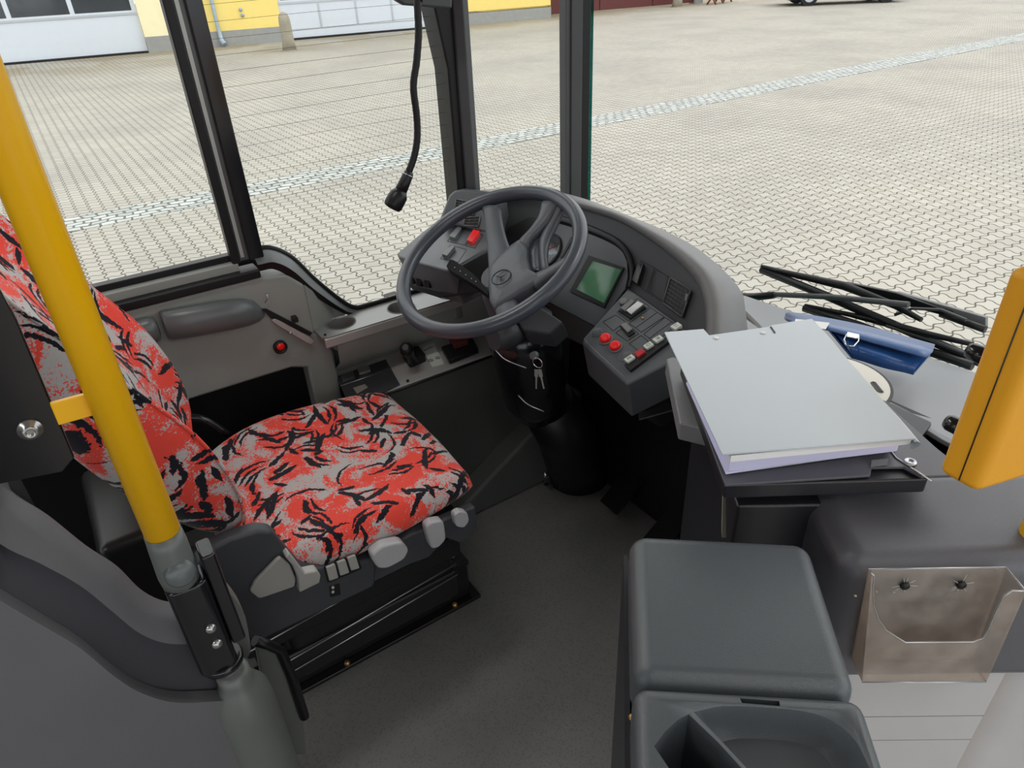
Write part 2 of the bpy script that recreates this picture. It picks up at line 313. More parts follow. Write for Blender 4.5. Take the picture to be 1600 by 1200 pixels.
class Thing:
    pass
def place(o, parent):
    COL.objects.link(o)
def obj(name, mb, mat, parent=None, bevel=0, seg=3, subsurf=0, org=None, angle=35):
    """link one mesh object; children share their root's origin"""
    if parent is not None: org = V(parent['_o'])
    elif org is None:
        xs = [v.x for v in mb.v]; ys = [v.y for v in mb.v]; zs = [v.z for v in mb.v]
        org = V(((min(xs)+max(xs))/2, (min(ys)+max(ys))/2, min(zs)))
    org = V(org)
    me = bpy.data.meshes.new(name); me.from_pydata([v-org for v in mb.v], [], mb.f); me.update()
    for p, sm in zip(me.polygons, mb.sm): p.use_smooth = sm
    bm = bmesh.new(); bm.from_mesh(me); bmesh.ops.remove_doubles(bm, verts=bm.verts, dist=1e-6); bmesh.ops.recalc_face_normals(bm, faces=bm.faces); bm.to_mesh(me); bm.free()
    me.materials.append(MT[mat])
    o = bpy.data.objects.new(name, me); COL.objects.link(o); o['_o'] = list(org)
    if parent is not None: o.parent = parent
    else: o.location = org
    if bevel:
        b = o.modifiers.new('bevel', 'BEVEL'); b.width = bevel; b.segments = seg; b.limit_method = 'ANGLE'; b.angle_limit = math.radians(angle); b.harden_normals = False
        for p in me.polygons: p.use_smooth = True
        w = o.modifiers.new('wn', 'WEIGHTED_NORMAL'); w.keep_sharp = True
    if subsurf:
        b = o.modifiers.new('sub', 'SUBSURF'); b.levels = subsurf; b.render_levels = subsurf
        for p in me.polygons: p.use_smooth = True
    return o
def thing(name, loc, label, cat, group=None):
    o = bpy.data.objects.new(name, None); COL.objects.link(o); o.location = loc; o['_o'] = list(loc); o.empty_display_size = 0.05
    return tag(o, label, cat, group)
def tag(o, label, cat, group=None):
    o['label'] = label; o['category'] = cat
    if group: o['group'] = group
    return o
def struct(name, mb, mat, **k):
    o = obj(name, mb, mat, **k)
    if o.parent is None: o['kind'] = 'structure'
    return o
def apply_mods(o):
    dg = bpy.context.evaluated_depsgraph_get(); me = bpy.data.meshes.new_from_object(o.evaluated_get(dg), depsgraph=dg)
    o.modifiers.clear(); o.data = me
def cut(o, cutters):
    """carve the given cutter meshes out of o and drop the cutters"""
    cs = []
    for c in cutters:
        co = obj('carve', c, 'black'); cs.append(co)
        b = o.modifiers.new('cut', 'BOOLEAN'); b.operation = 'DIFFERENCE'; b.object = co; b.solver = 'EXACT'
    bpy.context.view_layer.update(); apply_mods(o)
    for co in cs: bpy.data.objects.remove(co)
def bev(o, w, seg=3, angle=35):
    b = o.modifiers.new('bevel', 'BEVEL'); b.width = w; b.segments = seg; b.limit_method = 'ANGLE'; b.angle_limit = math.radians(angle)
    for p in o.data.polygons: p.use_smooth = True
    wn = o.modifiers.new('wn', 'WEIGHTED_NORMAL'); wn.keep_sharp = True
def lerp(a, b, t): return V(a)*(1-t)+V(b)*t
def quad_grid(q, u, v):   # q: TL, TR, BR, BL
    return lerp(lerp(q[0], q[1], u), lerp(q[3], q[2], u), v)
def slab(q, n, t, mb=None):   # polygon q with thickness t along n
    mb = mb or MB(); return mb.prism([V(p) for p in q], V(n).normalized()*t)
def outline(mb, q, n, w=0.0012, h=0.001):   # thin dark groove frame drawn as a thin raised strip following a panel joint
    n = V(n).normalized(); q = [V(p) for p in q]; c = sum(q, V())/len(q)
    for i in range(len(q)):
        a, b = q[i], q[(i+1) % len(q)]; d = (b-a).normalized(); s_ = d.cross(n)*w/2
        mb.prism([a-s_, b-s_, b+s_, a+s_], n*h)
    return mb
def smooth_path(pts, k=6):
    pts = [V(p) for p in pts]; out = []
    P = [pts[0]*2-pts[1]] + pts + [pts[-1]*2-pts[-2]]
    for i in range(1, len(P)-2):
        for j in range(k):
            t = j/k; a, b, c, d = P[i-1], P[i], P[i+1], P[i+2]
            out.append(0.5*((2*b)+(c-a)*t+(2*a-5*b+4*c-d)*t*t+(3*b-a-3*c+d)*t**3))
    out.append(pts[-1]); return out
def rrect(q, r=0.2, k=4):
    """rounded version of quad q (fraction r)"""
    q = [V(p) for p in q]; out = []
    n = len(q)
    for i in range(n):
        p0, p1, p2 = q[i-1], q[i], q[(i+1) % n]
        a = p1.lerp(p0, r); b = p1.lerp(p2, r)
        for j in range(k+1):
            t = j/k; out.append(a*(1-t)**2 + p1*2*t*(1-t) + b*t*t)
    return out

# ================================================================== THE YARD
GZ = -0.52
g = MB().add([(-70, -60, GZ), (30, -60, GZ), (30, 120, GZ), (-70, 120, GZ)], [[0, 1, 2, 3]])
struct('paved_ground', g, 'pavers', org=(0, 0, GZ))
g = MB().prism([(-7.33, -3, GZ), (-7.63, 26, GZ), (-8.30, 26, GZ), (-7.80, -3, GZ)], (0, 0, 0.006))
struct('drain_strip', g, 'cobbles', org=(0, 0, GZ))

# garage building on a line from B0 towards B1
B0 = V((-25.2, -0.12, GZ)); BD = (V((-22.953, 17.2, GZ))-B0).normalized(); BN = V((BD.y, -BD.x, 0))   # BN points to the bus
def bp(s, z, d=0.0): return B0 + BD*s + V((0, 0, z)) + BN*d     # z above ground, d out of the wall
def bbox(mb, s0, s1, z0, z1, d0, d1):
    vs = [bp(s, z, d) for s in (s0, s1) for d in (d0, d1) for z in (z0, z1)]
    return mb.add(vs, [[0, 1, 3, 2], [4, 6, 7, 5], [0, 4, 5, 1], [2, 3, 7, 6], [0, 2, 6, 4], [1, 5, 7, 3]])
gb = thing('garage_building', bp(8, 0), 'yellow garage building with light grey sectional gates across the paved yard', 'building')
S0, S1 = 3.80, 7.75      # first pier between the gates
S2, S3 = 12.65, 17.35
obj('wall', bbox(bbox(bbox(MB(), S0, S1, 0.42, 4.6, -0.3, 0), S2, S3, 0.42, 4.6, -0.3, 0), -9, 17.35, 3.9, 4.6, -0.3, 0.002), 'wall_yellow', gb)
obj('wall', bbox(MB(), S0, S0+1.72, 0.42, 3.9, 0, 0.012), 'wall_cream', gb)['label'] = 'paler cream strip of wall beside the gate'
obj('plinth', bbox(MB(), S0, S1, 0, 0.42, -0.3, 0.03), 'plinth', gb); obj('plinth', bbox(MB(), S2, S3, 0, 0.36, -0.3, 0.03), 'plinth', gb)
obj('wall', bbox(MB(), 17.35, 40, 0.0, 4.6, -9, -8.6), 'wall_yellow', gb)
obj('side_wall', MB().add([bp(17.35, 0, 0), bp(17.35, 4.6, 0), bp(17.35, 4.6, -9), bp(17.35, 0, -9)], [[0, 1, 2, 3]]), 'wall_yellow', gb)
rf = obj('roof', MB().add([bp(-10, 4.6, 0.6), bp(18, 4.6, 0.6), bp(18, 7.2, -5), bp(-10, 7.2, -5)], [[0, 1, 2, 3]]), 'roof_tile', gb)
def gate(s0, s1, ztop, zpan, mull):
    dr = obj('garage_gate', bbox(MB(), s0, s1, 0.05, ztop, -0.16, -0.10), 'door_white', gb)
    obj('threshold', bbox(MB(), s0, s1, 0, 0.06, -0.12, -0.02), 'rubber', dr)
    for i in range(len(mull)-1):
        obj('window_pane', bbox(MB(), mull[i]+0.06, mull[i+1]-0.06, zpan+0.08, zpan+1.1, -0.105, -0.095), 'door_glass', dr)
        obj('window_pane', bbox(MB(), mull[i]+0.06, mull[i+1]-0.06, zpan+1.3, zpan+2.3, -0.105, -0.095), 'door_glass', dr)
    obj('rail', bbox(MB(), s0, s1, zpan-0.03, zpan+0.03, -0.10, -0.08), 'aluminium', dr)
    return dr
gate(-5.5, 3.78, 3.9, 1.04, [-5.5, -3.8, -2.4, -0.9, 0.62, 2.15, 3.72])
gate(S1+.02, S2-.02, 3.9, 1.04, [7.8, 9.0, 10.2, 11.4, 12.6])
fr = MB()
for s in (9.0, 10.2, 11.4): bbox(fr, s-0.03, s+0.03, 0.3, 0.98, -0.10, -0.085)
bbox(fr, S1, S2, 0.28, 0.31, -0.10, -0.09); obj('gate_frame', fr, 'aluminium', gb)
obj('downpipe', MB().tube([bp(5.85, 5, .10), bp(5.85, 0.55, .10), bp(5.87, 0.18, .10), bp(5.92, 0.06, .22)], [0.055, 0.055, 0.075, 0.08]), 'zinc', gb)
obj('cable', MB().tube([bp(5.55, 4, .02), bp(5.55, 0.0, .02)], 0.012, 8), 'zinc', gb)
for s, z in ((6.62, 0.95), (6.64, 0.80)): obj('wall_socket', MB().lathe(bp(s, z, 0), BN, [(0.05, 0), (0.05, 0.04), (0.02, 0.05)]), 'zinc', gb)
# set-back red gate and bench further on
rg = thing('red_gate', bp(21, 0, -5), 'dark red wooden gate in the set-back yard wall', 'gate')
obj('gate_leaf', bbox(bbox(bbox(MB(), 17.6, 20.0, .05, 3, -1.0, -.9), 20.05, 22.5, .05, 3, -1.0, -.9), 22.55, 24.6, .05, 3, -1.0, -.9), 'dark_red', rg)
obj('gate_post', bbox(MB(), 24.6, 25.0, 0, 3, -1.2, -.8), 'plinth', rg); obj('gate_post', bbox(MB(), 17.38, 17.6, 0, 3, -1.2, -.8), 'plinth', rg)
def bollard(c, h, r, label):
    b = thing('stone_bollard', c, label, 'bollard', None)
    obj('post', MB().lathe(c, (0, 0, 1), [(r*1.25, 0), (r*1.05, h*.25), (r, h*.75), (r*.93, h*.86), (r*.66, h*.96), (r*.2, h)]), 'stone', b)
    obj('foot', MB().lathe(c, (0, 0, 1), [(r*1.5, 0), (r*1.45, 0.02)]), 'stone', b)
bollard((-21.2220, 6.7220, -0.5200), 0.95, 0.155, 'weathered round-topped stone bollard beside the grey gate')
bollard((-22.3000, 22.8220, -0.5200), 0.95, 0.17, 'far stone bollard to the right of the windscreen pillar')
bt = thing('garden_bench', (-22.0729, 25.0257, -0.5200), 'reddish brown wooden bench far across the yard', 'bench')
bc = V((-22.0729, 25.0257, -0.5200)); bR = Matrix.Rotation(math.radians(18), 3, 'Z')
obj('bench_seat', MB().box(bc+V((0, 0, .45)), (.45, 1.9, .05), bR).box(bc+V((-.25, 0, .8)), (.04, 1.9, .3), bR), 'wood_red', bt)
for s in (-.8, -.1, .75):
    obj('bench_leg', MB().tube([bc+bR@V((.18, s, 0)), bc+bR@V((-.1, s, .45))], .035, 8).tube([bc+bR@V((-.2, s, 0)), bc+bR@V((.1, s, .45))], .035, 8), 'wood_red', bt)
# parked car, only its wheels and sill reach into the view
def car(c, ang):
    R = Matrix.Rotation(ang, 3, 'Z'); c = V(c)
    t = thing('parked_car', c, 'dark parked car at the far end of the yard, only wheels and sill in view', 'car')
    L = [(-2.2, .35), (-2.25, .75), (-1.5, .88), (-.9, 1.38), (.7, 1.42), (1.3, .95), (2.1, .82), (2.2, .4), (2.1, .2), (-2.1, .2)]
    rings = []
    for x, k in ((-.85, .93), (-.8, 1), (.8, 1), (.85, .93)):
        rings.append([c+R@V((x, y*k if k < 1 else y, .2+(z-.2)*k)) for y, z in L])
    obj('body', MB().loft(rings, smooth=False), 'car_paint', t, bevel=.05)
    obj('side_window', MB().prism([c+R@V((.81, y, z)) for y, z in ((-1.3, .9), (-.8, 1.3), (.6, 1.33), (1.1, .95))], R@V((.02, 0, 0))), 'door_glass', t)
    for y in (-1.35, 1.35):
        for x in (-.78, .78):
            w_ = obj('wheel', MB().cyl(c+R@V((x-.11, y, .31)), R@V((1, 0, 0)), .31, .22), 'rubber', t)
            obj('wheel_rim', MB().cyl(c+R@V((x-.115, y, .31)), R@V((1, 0, 0)), .19, .23), 'aluminium', w_)
car(V((-15.5170, 26.6305, -0.5200))+V((-2.1, -.2, 0)), math.radians(-38))

# ================================================================== BUS SHELL (structure)
XW = -1.65
def prismX(pts, x0, x1, mb=None):  # polygon in Y,Z extruded in X
    mb = mb or MB(); return mb.prism([(x0, y, z) for y, z in pts], (x1-x0, 0, 0))
fl = MB().bx((-1.66, -1.6, -0.05), (0.2, 1.45, 0)); struct('floor', fl, 'bus_floor')
struct('aisle_floor', MB().bx((0.2, -3.0, -0.30), (1.0, 1.45, -0.22)), 'bus_floor')
# outer skin below the windows
skin = prismX([(-3, -.4), (-3, .86), (.30, .86), (.38, .85), (.44, .76), (.55, .63), (.62, .60), (1.36, .60), (1.36, -.4)], -1.76, -1.69)
struct('wall_left', skin, 'rubber', bevel=.01)
# roof, rear bulkhead and kerb side
struct('ceiling', MB().bx((-1.76, -3.0, 1.98), (0.95, 1.55, 2.02)), 'headliner')
wbk = MB().bx((-1.76, -3.02, -.3), (.95, -2.98, .9)).bx((-1.76, -3.02, 1.75), (.95, -2.98, 2.0)); struct('wall_back', wbk, 'headliner')
wr = MB().bx((.93, -3.0, -.4), (.98, -.3, .75)).bx((.93, -3.0, 1.7), (.98, 1.5, 2.0)).bx((.93, -.34, .75), (.98, -.26, 1.7)); struct('wall_right', wr, 'headliner')
# unseen fill lamps, added under the ceiling to brighten the interior
for lx, ly, e in ((-1.15, .15, 3.5), (.35, .35, 3.0), (-.5, -1.2, 4.0)):
    cl0 = thing('fill_lamp', (lx, ly, 1.95), 'long white fill lamp added under the ceiling', 'fill lamp', 'fill lamps'); cl0['label'] = {-1.15: 'added fill lamp over the driver', .35: 'added fill lamp over the entrance', -.5: 'added fill lamp over the aisle behind the cab'}[lx]
    obj('fill_housing', MB().bx((lx-.09, ly-.30, 1.955), (lx+.09, ly+.30, 1.98)), 'paper_white', cl0, bevel=.005)
    ar = bpy.data.lights.new('fill_light', 'AREA'); ar.shape = 'RECTANGLE'; ar.size = .14; ar.size_y = .55; ar.energy = e; ar.color = (1, .98, .95)
    ao = bpy.data.objects.new('fill_light', ar); COL.objects.link(ao); ao.parent = cl0; ao.location = (0, 0, 0.0)
# pillars
div = thing('window_divider', (XW, .33, .88), 'slim black sliding-window post between the two driver side windows', 'window post')
div['kind'] = 'structure'
obj('rubber_seal', prismX([(.288, .87), (.307, .87), (.307, 1.98), (.288, 1.98)], -1.655, -1.625), 'rubber', div, bevel=.003)
obj('rubber_seal', prismX([(.328, .87), (.362, .87), (.362, 1.98), (.328, 1.98)], -1.665, -1.625), 'black_gloss', div, bevel=.004)
obj('rail', prismX([(.305, .87), (.33, .87), (.33, 1.98), (.305, 1.98)], -1.655, -1.64), 'arm_grey', div, bevel=.002)
obj('rail', prismX([(.311, .88), (.319, .88), (.319, 1.98), (.311, 1.98)], -1.642, -1.634), 'steel_panel', div)
# front side pillar: black seal, grey inner cover (two faces), light outer seal
p1 = [(.895, .66), (.895, 1.22), (.862, 1.42), (.84, 1.98), (.93, 1.98), (.93, .66)]
struct('trim_1', prismX(p1, -1.70, -1.625), 'rubber', bevel=.006)
struct('trim_2', MB().prism([(-1.70, .918, .66), (-1.615, .918, .66), (-1.60, .935, .66), (-1.615, .958, .66), (-1.70, .974, .66)], (0, 0, 1.32)), 'pillar_grey', bevel=.003)
struct('trim_3', MB().prism([(-1.71, .974, .66), (-1.66, .974, .66), (-1.66, .982, .66), (-1.71, .984, .66)], (0, 0, 1.32)), 'side_grey')
# windscreen pillar
struct('trim_4', MB().prism([(-1.66, 1.262, .62), (-1.63, 1.262, .62), (-1.63, 1.278, .62), (-1.66, 1.278, .62)], (0, 0, 1.36)), 'pillar_grey', bevel=.002)
struct('trim_5', MB().prism([(-1.67, 1.277, .62), (-1.625, 1.277, .62), (-1.62, 1.312, .62), (-1.67, 1.312, .62)], (0, 0, 1.36)), 'pillar_grey', bevel=.003)
struct('trim_6', MB().prism([(-1.69, 1.311, .62), (-1.63, 1.311, .62), (-1.63, 1.348, .62), (-1.69, 1.348, .62)], (0, 0, 1.36)), 'rubber', bevel=.004)
# window frames: sill of the sliding window and curved seal of the dropped window line
sill = thing('window_sill', (XW, -.2, .86), 'black channel sill under the rear driver side window', 'window sill'); sill['kind'] = 'structure'
obj('seal', prismX([(-1.2, .873), (-1.2, .888), (.33, .888), (.33, .873)], -1.67, -1.645), 'rubber', sill, bevel=.002)
obj('channel', prismX([(-1.2, .852), (-1.2, .873), (.30, .873), (.30, .852)], -1.66, -1.625), 'side_grey', sill, bevel=.003)
obj('seal', prismX([(-1.2, .832), (-1.2, .853), (.34, .853), (.34, .832)], -1.66, -1.605), 'rubber', sill, bevel=.004)
cur = smooth_path([(-1.655, .34, .885), (-1.655, .385, .880), (-1.655, .43, .845), (-1.655, .475, .775), (-1.655, .53, .702), (-1.655, .565, .670), (-1.655, .61, .664), (-1.655, .75, .664), (-1.655, .92, .664)], 6)
struct('trim_7', MB().tube(cur, .007, 8), 'rubber')
# panes
def pane(nm, y0, y1, z0, z1=1.98, x=-1.668):
    return struct(nm, prismX([(y0, z0), (y1, z0), (y1, z1), (y0, z1)], x-.002, x+.002), 'window_glass')
pane('window_1', -1.5, .30, .875)
w2 = struct('window_2', prismX([(.35, .87), (.39, .872), (.44, .83), (.50, .74), (.56, .668), (.61, .655), (.90, .655), (.90, 1.98), (.35, 1.98)], -1.670, -1.666), 'window_glass')
hw = MB()
for i in range(15):
    z = 1.43-i*.031
    hw.tube(smooth_path([(-1.6645, .355, z-.006), (-1.6645, .6, z-.002+random.uniform(-.002, .002)), (-1.6645, .895, z+random.uniform(-.003, .003))], 3), .00035, 5)
h_ = obj('heating_wires', hw, 'ink', w2)
struct('window_3', MB().prism([(-1.672, .98, .64), (-1.672, 1.275, .60), (-1.668, 1.275, .60), (-1.668, .98, .64)], (0, 0, 1.36)), 'window_glass')
# windscreen, bowed
ws = [V((-1.66, 1.35, .60)), V((-1.60, 1.42, .60)), V((-1.45, 1.485, .60)), V((-1.1, 1.53, .60)), V((-.5, 1.555, .60)), V((.2, 1.54, .60)), V((.9, 1.46, .60))]
wsp = smooth_path(ws, 5)
mb = MB(); mb.loft([wsp, [p+V((0, -.05, 1.38)) for p in wsp]], cap=False, ring_closed=False)
struct('window_4', mb, 'window_glass')
struct('trim_8', MB().prism([(-1.655, 1.348, .62), (-1.635, 1.348, .62), (-1.630, 1.356, .62), (-1.655, 1.358, .62)], (0, 0, 1.36)), 'edge_glass')
struct('wall_front', MB().bx((-1.66, 1.50, -.4), (.95, 1.56, .54)), 'outer_paint', bevel=.01)

# ================================================================== CAB SIDE PANEL, left of the driver
sp1 = thing('cab_side_panel', (-1.62, .2, .3), 'grey moulded lining of the driver side wall with a dark open pocket', 'side panel')
obj('lining', prismX([(-1.0, .832), (.34, .832), (.40, .822), (.437, .783), (.437, .652), (.475, .652), (.475, .0), (.40, .0), (.40, .56), (.36, .575), (-1.0, .585)], -1.67, -1.612), 'side_grey', sp1, bevel=.008)
obj('lining', prismX([(.43, .79), (.445, .775), (.50, .70), (.545, .655), (.62, .645), (.62, .60), (.43, .60)], -1.672, -1.650), 'side_grey', sp1, bevel=.003)
obj('pocket', prismX([(-1.0, .0), (.41, .0), (.41, .60), (-1.0, .60)], -1.69, -1.675), 'black', sp1)
obj('pocket', MB().bx((-1.675, -1.0, .12), (-1.612, .40, .16)), 'lower_wall', sp1)
fl_a, fl_b, fl_c, fl_d = [], [], [], []
for i, p in enumerate(cur):
    if p.y > .605: break
    t = (cur[min(i+1, len(cur)-1)]-cur[max(i-1, 0)]).normalized(); nn = V((0, -t.z, t.y))*-1
    if nn.z > 0: nn = -nn
    k_ = 1-.75*min(1, max(0, (p.y-.43)/.14)); fl_a.append(p); fl_b.append(p+nn*.006+V((.020*k_, 0, 0))); fl_c.append(p+nn*.022*(.4+.6*k_)+V((.046*k_, 0, 0))); fl_d.append(p+nn*.040*(.3+.7*k_)+V((.040*k_, 0, 0)))
obj('flange', MB().loft([fl_a, fl_b, fl_c], cap=False, ring_closed=False), 'arm_grey', sp1)
obj('groove', MB().loft([fl_c, fl_d], cap=False, ring_closed=False), 'rubber', sp1)
obj('lining', MB().prism([(-1.612, .437, .784), (-1.612, .437, .655), (-1.649, .505, .655), (-1.649, .505, .695)], (-.004, -.004, 0)), 'side_grey', sp1)
# armrest bulge
ax = [(-1.6000, 0.1066, 0.7816), (-1.5980, 0.1143, 0.7815), (-1.5960, 0.1647, 0.7761), (-1.5960, 0.2343, 0.7692), (-1.6000, 0.2809, 0.7618), (-1.6080, 0.3086, 0.7537), (-1.6180, 0.3272, 0.7409)]
def dshape(path, rr_, sq=1.25):
    rings = []
    for p, r in zip(path, rr_):
        p = V(p); rings.append([p+V((.95*r*math.cos(a), 0, sq*r*math.sin(a)))for a in [2*PI*k/20 for k in range(20)]])
    return MB().loft(rings)
obj('armrest', dshape(ax, [.026, .029, .030, .030, .028, .022, .008]), 'arm_grey', sp1)
obj('armrest', dshape([(-1.6000, 0.0267, 0.7789), (-1.6000, 0.0779, 0.7796), (-1.6000, 0.0914, 0.7801), (-1.6000, 0.0955, 0.7803)], [.026, .026, .022, .012]), 'arm_grey', sp1)
bk = obj('metal_bracket', MB().prism(rrect([(-1.6060, 0.3350, 0.7224), (-1.6060, 0.3479, 0.7236), (-1.6060, 0.4302, 0.6380), (-1.6060, 0.4163, 0.6278)], .25), (.006, 0, 0)), 'steel_panel', sp1, bevel=.001)
obj('slot', MB().prism([(-1.6110, 0.3222, 0.7553), (-1.6110, 0.3338, 0.7518), (-1.6110, 0.4290, 0.6567), (-1.6110, 0.4225, 0.6496), (-1.6110, 0.3419, 0.7183)], (.004, 0, 0)), 'black', sp1)
obj('screw', MB().ball((-1.5980, 0.3739, 0.6780), .004, 8), 'chrome', bk)
obj('latch', MB().bx(V((-1.6000, 0.3913, 0.7107))-V((.008, .006, .006)), V((-1.6000, 0.3913, 0.7107))+V((.012, .006, .006))), 'black', bk)
obj('latch', MB().tube([(-1.6060, 0.3331, 0.7690), (-1.6000, 0.3416, 0.7804), (-1.6050, 0.3412, 0.7921)], .0012, 6), 'chrome', bk)
eb = obj('button_ring', MB().lathe((-1.6120, 0.3435, 0.6443), (1, 0, 0), [(.017, 0), (.017, .010), (.013, .012), (.011, .008)]), 'black', sp1)
obj('button', MB().lathe((-1.6040, 0.3433, 0.6478), (1, 0, 0), [(.010, 0), (.010, .004), (.006, .006), (.001, .006)]), 'red_button', eb)['label'] = 'red push button'

# ================================================================== SIDE CONSOLE: cup tray above a stainless switch plate
sc_ = thing('side_console', (-1.57, .7, .45), 'brushed steel side console with cup holes above a switch plate', 'console')
tray = obj('cup_tray', MB().prism([(-1.665, .455, .655), (-1.645, .437, .655), (-1.56, .437, .655), (-1.549, .45, .655), (-1.549, .98, .655), (-1.665, .98, .655)], (0, 0, .005)), 'steel_tray', sc_)
cups = [(-1.6096, 0.5070, 0.6600), (-1.5932, 0.6741, 0.6600), (-1.5874, 0.8254, 0.6600)]
cut(tray, [MB().cyl(V(c)+V((0, 0, -.02)), (0, 0, 1), .037, .05, 40) for c in cups]); tray.data.materials.clear(); tray.data.materials.append(MT['steel_tray'])
for c in cups:
    c = V(c); k = obj('cup_holder', MB().lathe(c+V((0, 0, -.045)), (0, 0, 1), [(.033, -.02), (.036, .04), (.0368, .0455), (.0402, .0462)], 36, cap=False), 'steel_tray', sc_)
    obj('cup_bottom', MB().cyl(c+V((0, 0, -.066)), (0, 0, 1), .033, .003, 32), 'arm_grey', k)
obj('tray_lip', MB().bx((-1.556, .44, .632), (-1.546, .98, .657)), 'steel_panel', sc_, bevel=.003)
obj('screw', MB().ball((-1.5647, 0.4483, 0.6620), .0035, 8), 'black', sc_); obj('screw', MB().ball((-1.6313, 0.4443, 0.6620), .0035, 8), 'black', sc_)
obj('vent_slot', MB().prism(rrect([(-1.6925, 0.6660, 0.6630), (-1.6946, 0.7044, 0.6630), (-1.6739, 0.7023, 0.6630), (-1.6732, 0.6629, 0.6630)]), (0, 0, .001)), 'black', sc_)
obj('niche_wall', MB().bx((-1.675, .475, .48), (-1.655, 1.2, .656)), 'side_grey', sc_)
obj('niche_wall', MB().loft([[(-1.553, .47, .640), (-1.553, .98, .640)], [(-1.560, .47, .575), (-1.560, .98, .575)], [(-1.655, .47, .497), (-1.655, .98, .497)]], cap=False, ring_closed=False), 'side_grey', sc_)
pl_ = obj('switch_plate', MB().bx((-1.672, .476, .488), (-1.478, .95, .496)), 'steel', sc_, bevel=.001)
def zq(pts): return pts
ZP = .4975
dk = obj('switch_panel', MB().prism([(-1.6280, 0.4736, 0.4965), (-1.6315, 0.6222, 0.4965), (-1.4844, 0.5941, 0.4965), (-1.4551, 0.4422, 0.4965)], (0, 0, .004)), 'dash_inner', sc_, bevel=.001)
obj('panel_seam', MB().tube([(-1.5727, 0.4632, 0.5010), (-1.5711, 0.6119, 0.5010)], .0008, 6), 'aluminium', dk)
for a, b, cc, d in (((532, 590), (553, 583), (556, 590), (535, 598)), ((560, 581), (577, 575), (580, 582), (563, 589))): pass
r1_ = obj('rocker_switch', MB().prism([(-1.6144, 0.4817, 0.5000), (-1.6162, 0.5177, 0.5000), (-1.5873, 0.5111, 0.5000), (-1.5825, 0.4742, 0.5000)], (0, 0, .008)), 'dash', dk, bevel=.002)
r2_ = obj('rocker_switch', MB().prism([(-1.6183, 0.5318, 0.5000), (-1.6181, 0.5659, 0.5000), (-1.5887, 0.5586, 0.5000), (-1.5892, 0.5249, 0.5000)], (0, 0, .008)), 'silver_key', dk, bevel=.002)
obj('display', MB().prism([(-1.5409, 0.4860, 0.5000), (-1.5401, 0.5184, 0.5000), (-1.5197, 0.5185, 0.5000), (-1.5078, 0.4827, 0.5000)], (0, 0, .002)), 'beige', dk)
obj('screw', MB().ball((-1.6803, 0.6617, 0.4990), .004, 8), 'black', sc_); obj('screw', MB().ball((-1.4885, 0.6192, 0.4990), .004, 8), 'black', sc_)
js = obj('shift_base', MB().prism(rrect([(-1.6199, 0.6666, 0.4965), (-1.6195, 0.7214, 0.4965), (-1.5527, 0.7109, 0.4965), (-1.5476, 0.6544, 0.4965)], .15), (0, 0, .022)), 'black', sc_, bevel=.004)
jp = V((-1.5521, 0.6709, 0.5150)); jt = V((-1.5127, 0.6396, 0.5750))
obj('shift_lever', MB().tube([jp, lerp(jp, jt, .5), jt, jt+(jt-jp).normalized()*.014, jt+(jt-jp).normalized()*.02], [.016, .011, .019, .017, .008]), 'rubber', js)
stk = obj('instruction_sticker', MB().prism(rrect([(-1.6344, 0.7396, 0.4965), (-1.6389, 0.7779, 0.4965), (-1.5099, 0.7423, 0.4965), (-1.5153, 0.7070, 0.4965)], .08), (0, 0, .0008)), 'white_key', sc_)
ik = MB().tube([(-1.6111, 0.7338, 0.4980), (-1.6189, 0.7672, 0.4980)], .0009, 5)
for cx, cy_ in ((673, 565), (685, 561)):
    c = V((-1.5500, 0.7218, 0.4980)) if cx == 673 else V((-1.5506, 0.7445, 0.4980))
    ik.tube([c+V((.007*math.cos(a), .007*math.sin(a), 0)) for a in [2*PI*k/16 for k in range(16)]], .0006, 5, closed=True)
    for k in range(3): ik.tube([c, c+V((.006*math.cos(2*PI*k/3+.5), .006*math.sin(2*PI*k/3+.5), 0))], .0006, 5)
obj('print', ik, 'ink', stk)
bx_ = obj('black_switch_box', MB().prism([(-1.5825, 0.7744, 0.4965), (-1.5808, 0.8766, 0.4965), (-1.5031, 0.8508, 0.4965), (-1.4969, 0.7533, 0.4965)], (0, 0, .014)), 'black', sc_, bevel=.003)
obj('red_switch_guard', MB().prism([(-1.5935, 0.8074, 0.5100), (-1.5872, 0.8597, 0.5100), (-1.5419, 0.8413, 0.5100), (-1.5440, 0.7960, 0.5100)], (0, 0, .016)), 'dark_red', bx_, bevel=.003)
obj('front_rail', MB().tube([(-1.476, .45, .49), (-1.476, .96, .49)], .004, 8), 'black', sc_)
obj('lower_wall', MB().prism([(-1.478, .44, .488), (-1.478, 1.25, .488), (-1.50, 1.25, .0), (-1.50, .44, .0)], (-.012, 0, 0)), 'lower_wall', sc_)
obj('lower_wall', MB().bx((-1.612, -1.0, .0), (-1.49, .44, .16)), 'lower_wall', sc_, bevel=.02)
obj('wheel_arch_step', MB().prism([(-1.50, .62, 0), (-1.50, 1.3, 0), (-1.50, 1.3, .34), (-1.50, .95, .20)], (.08, 0, 0)), 'lower_wall', sc_, bevel=.012)

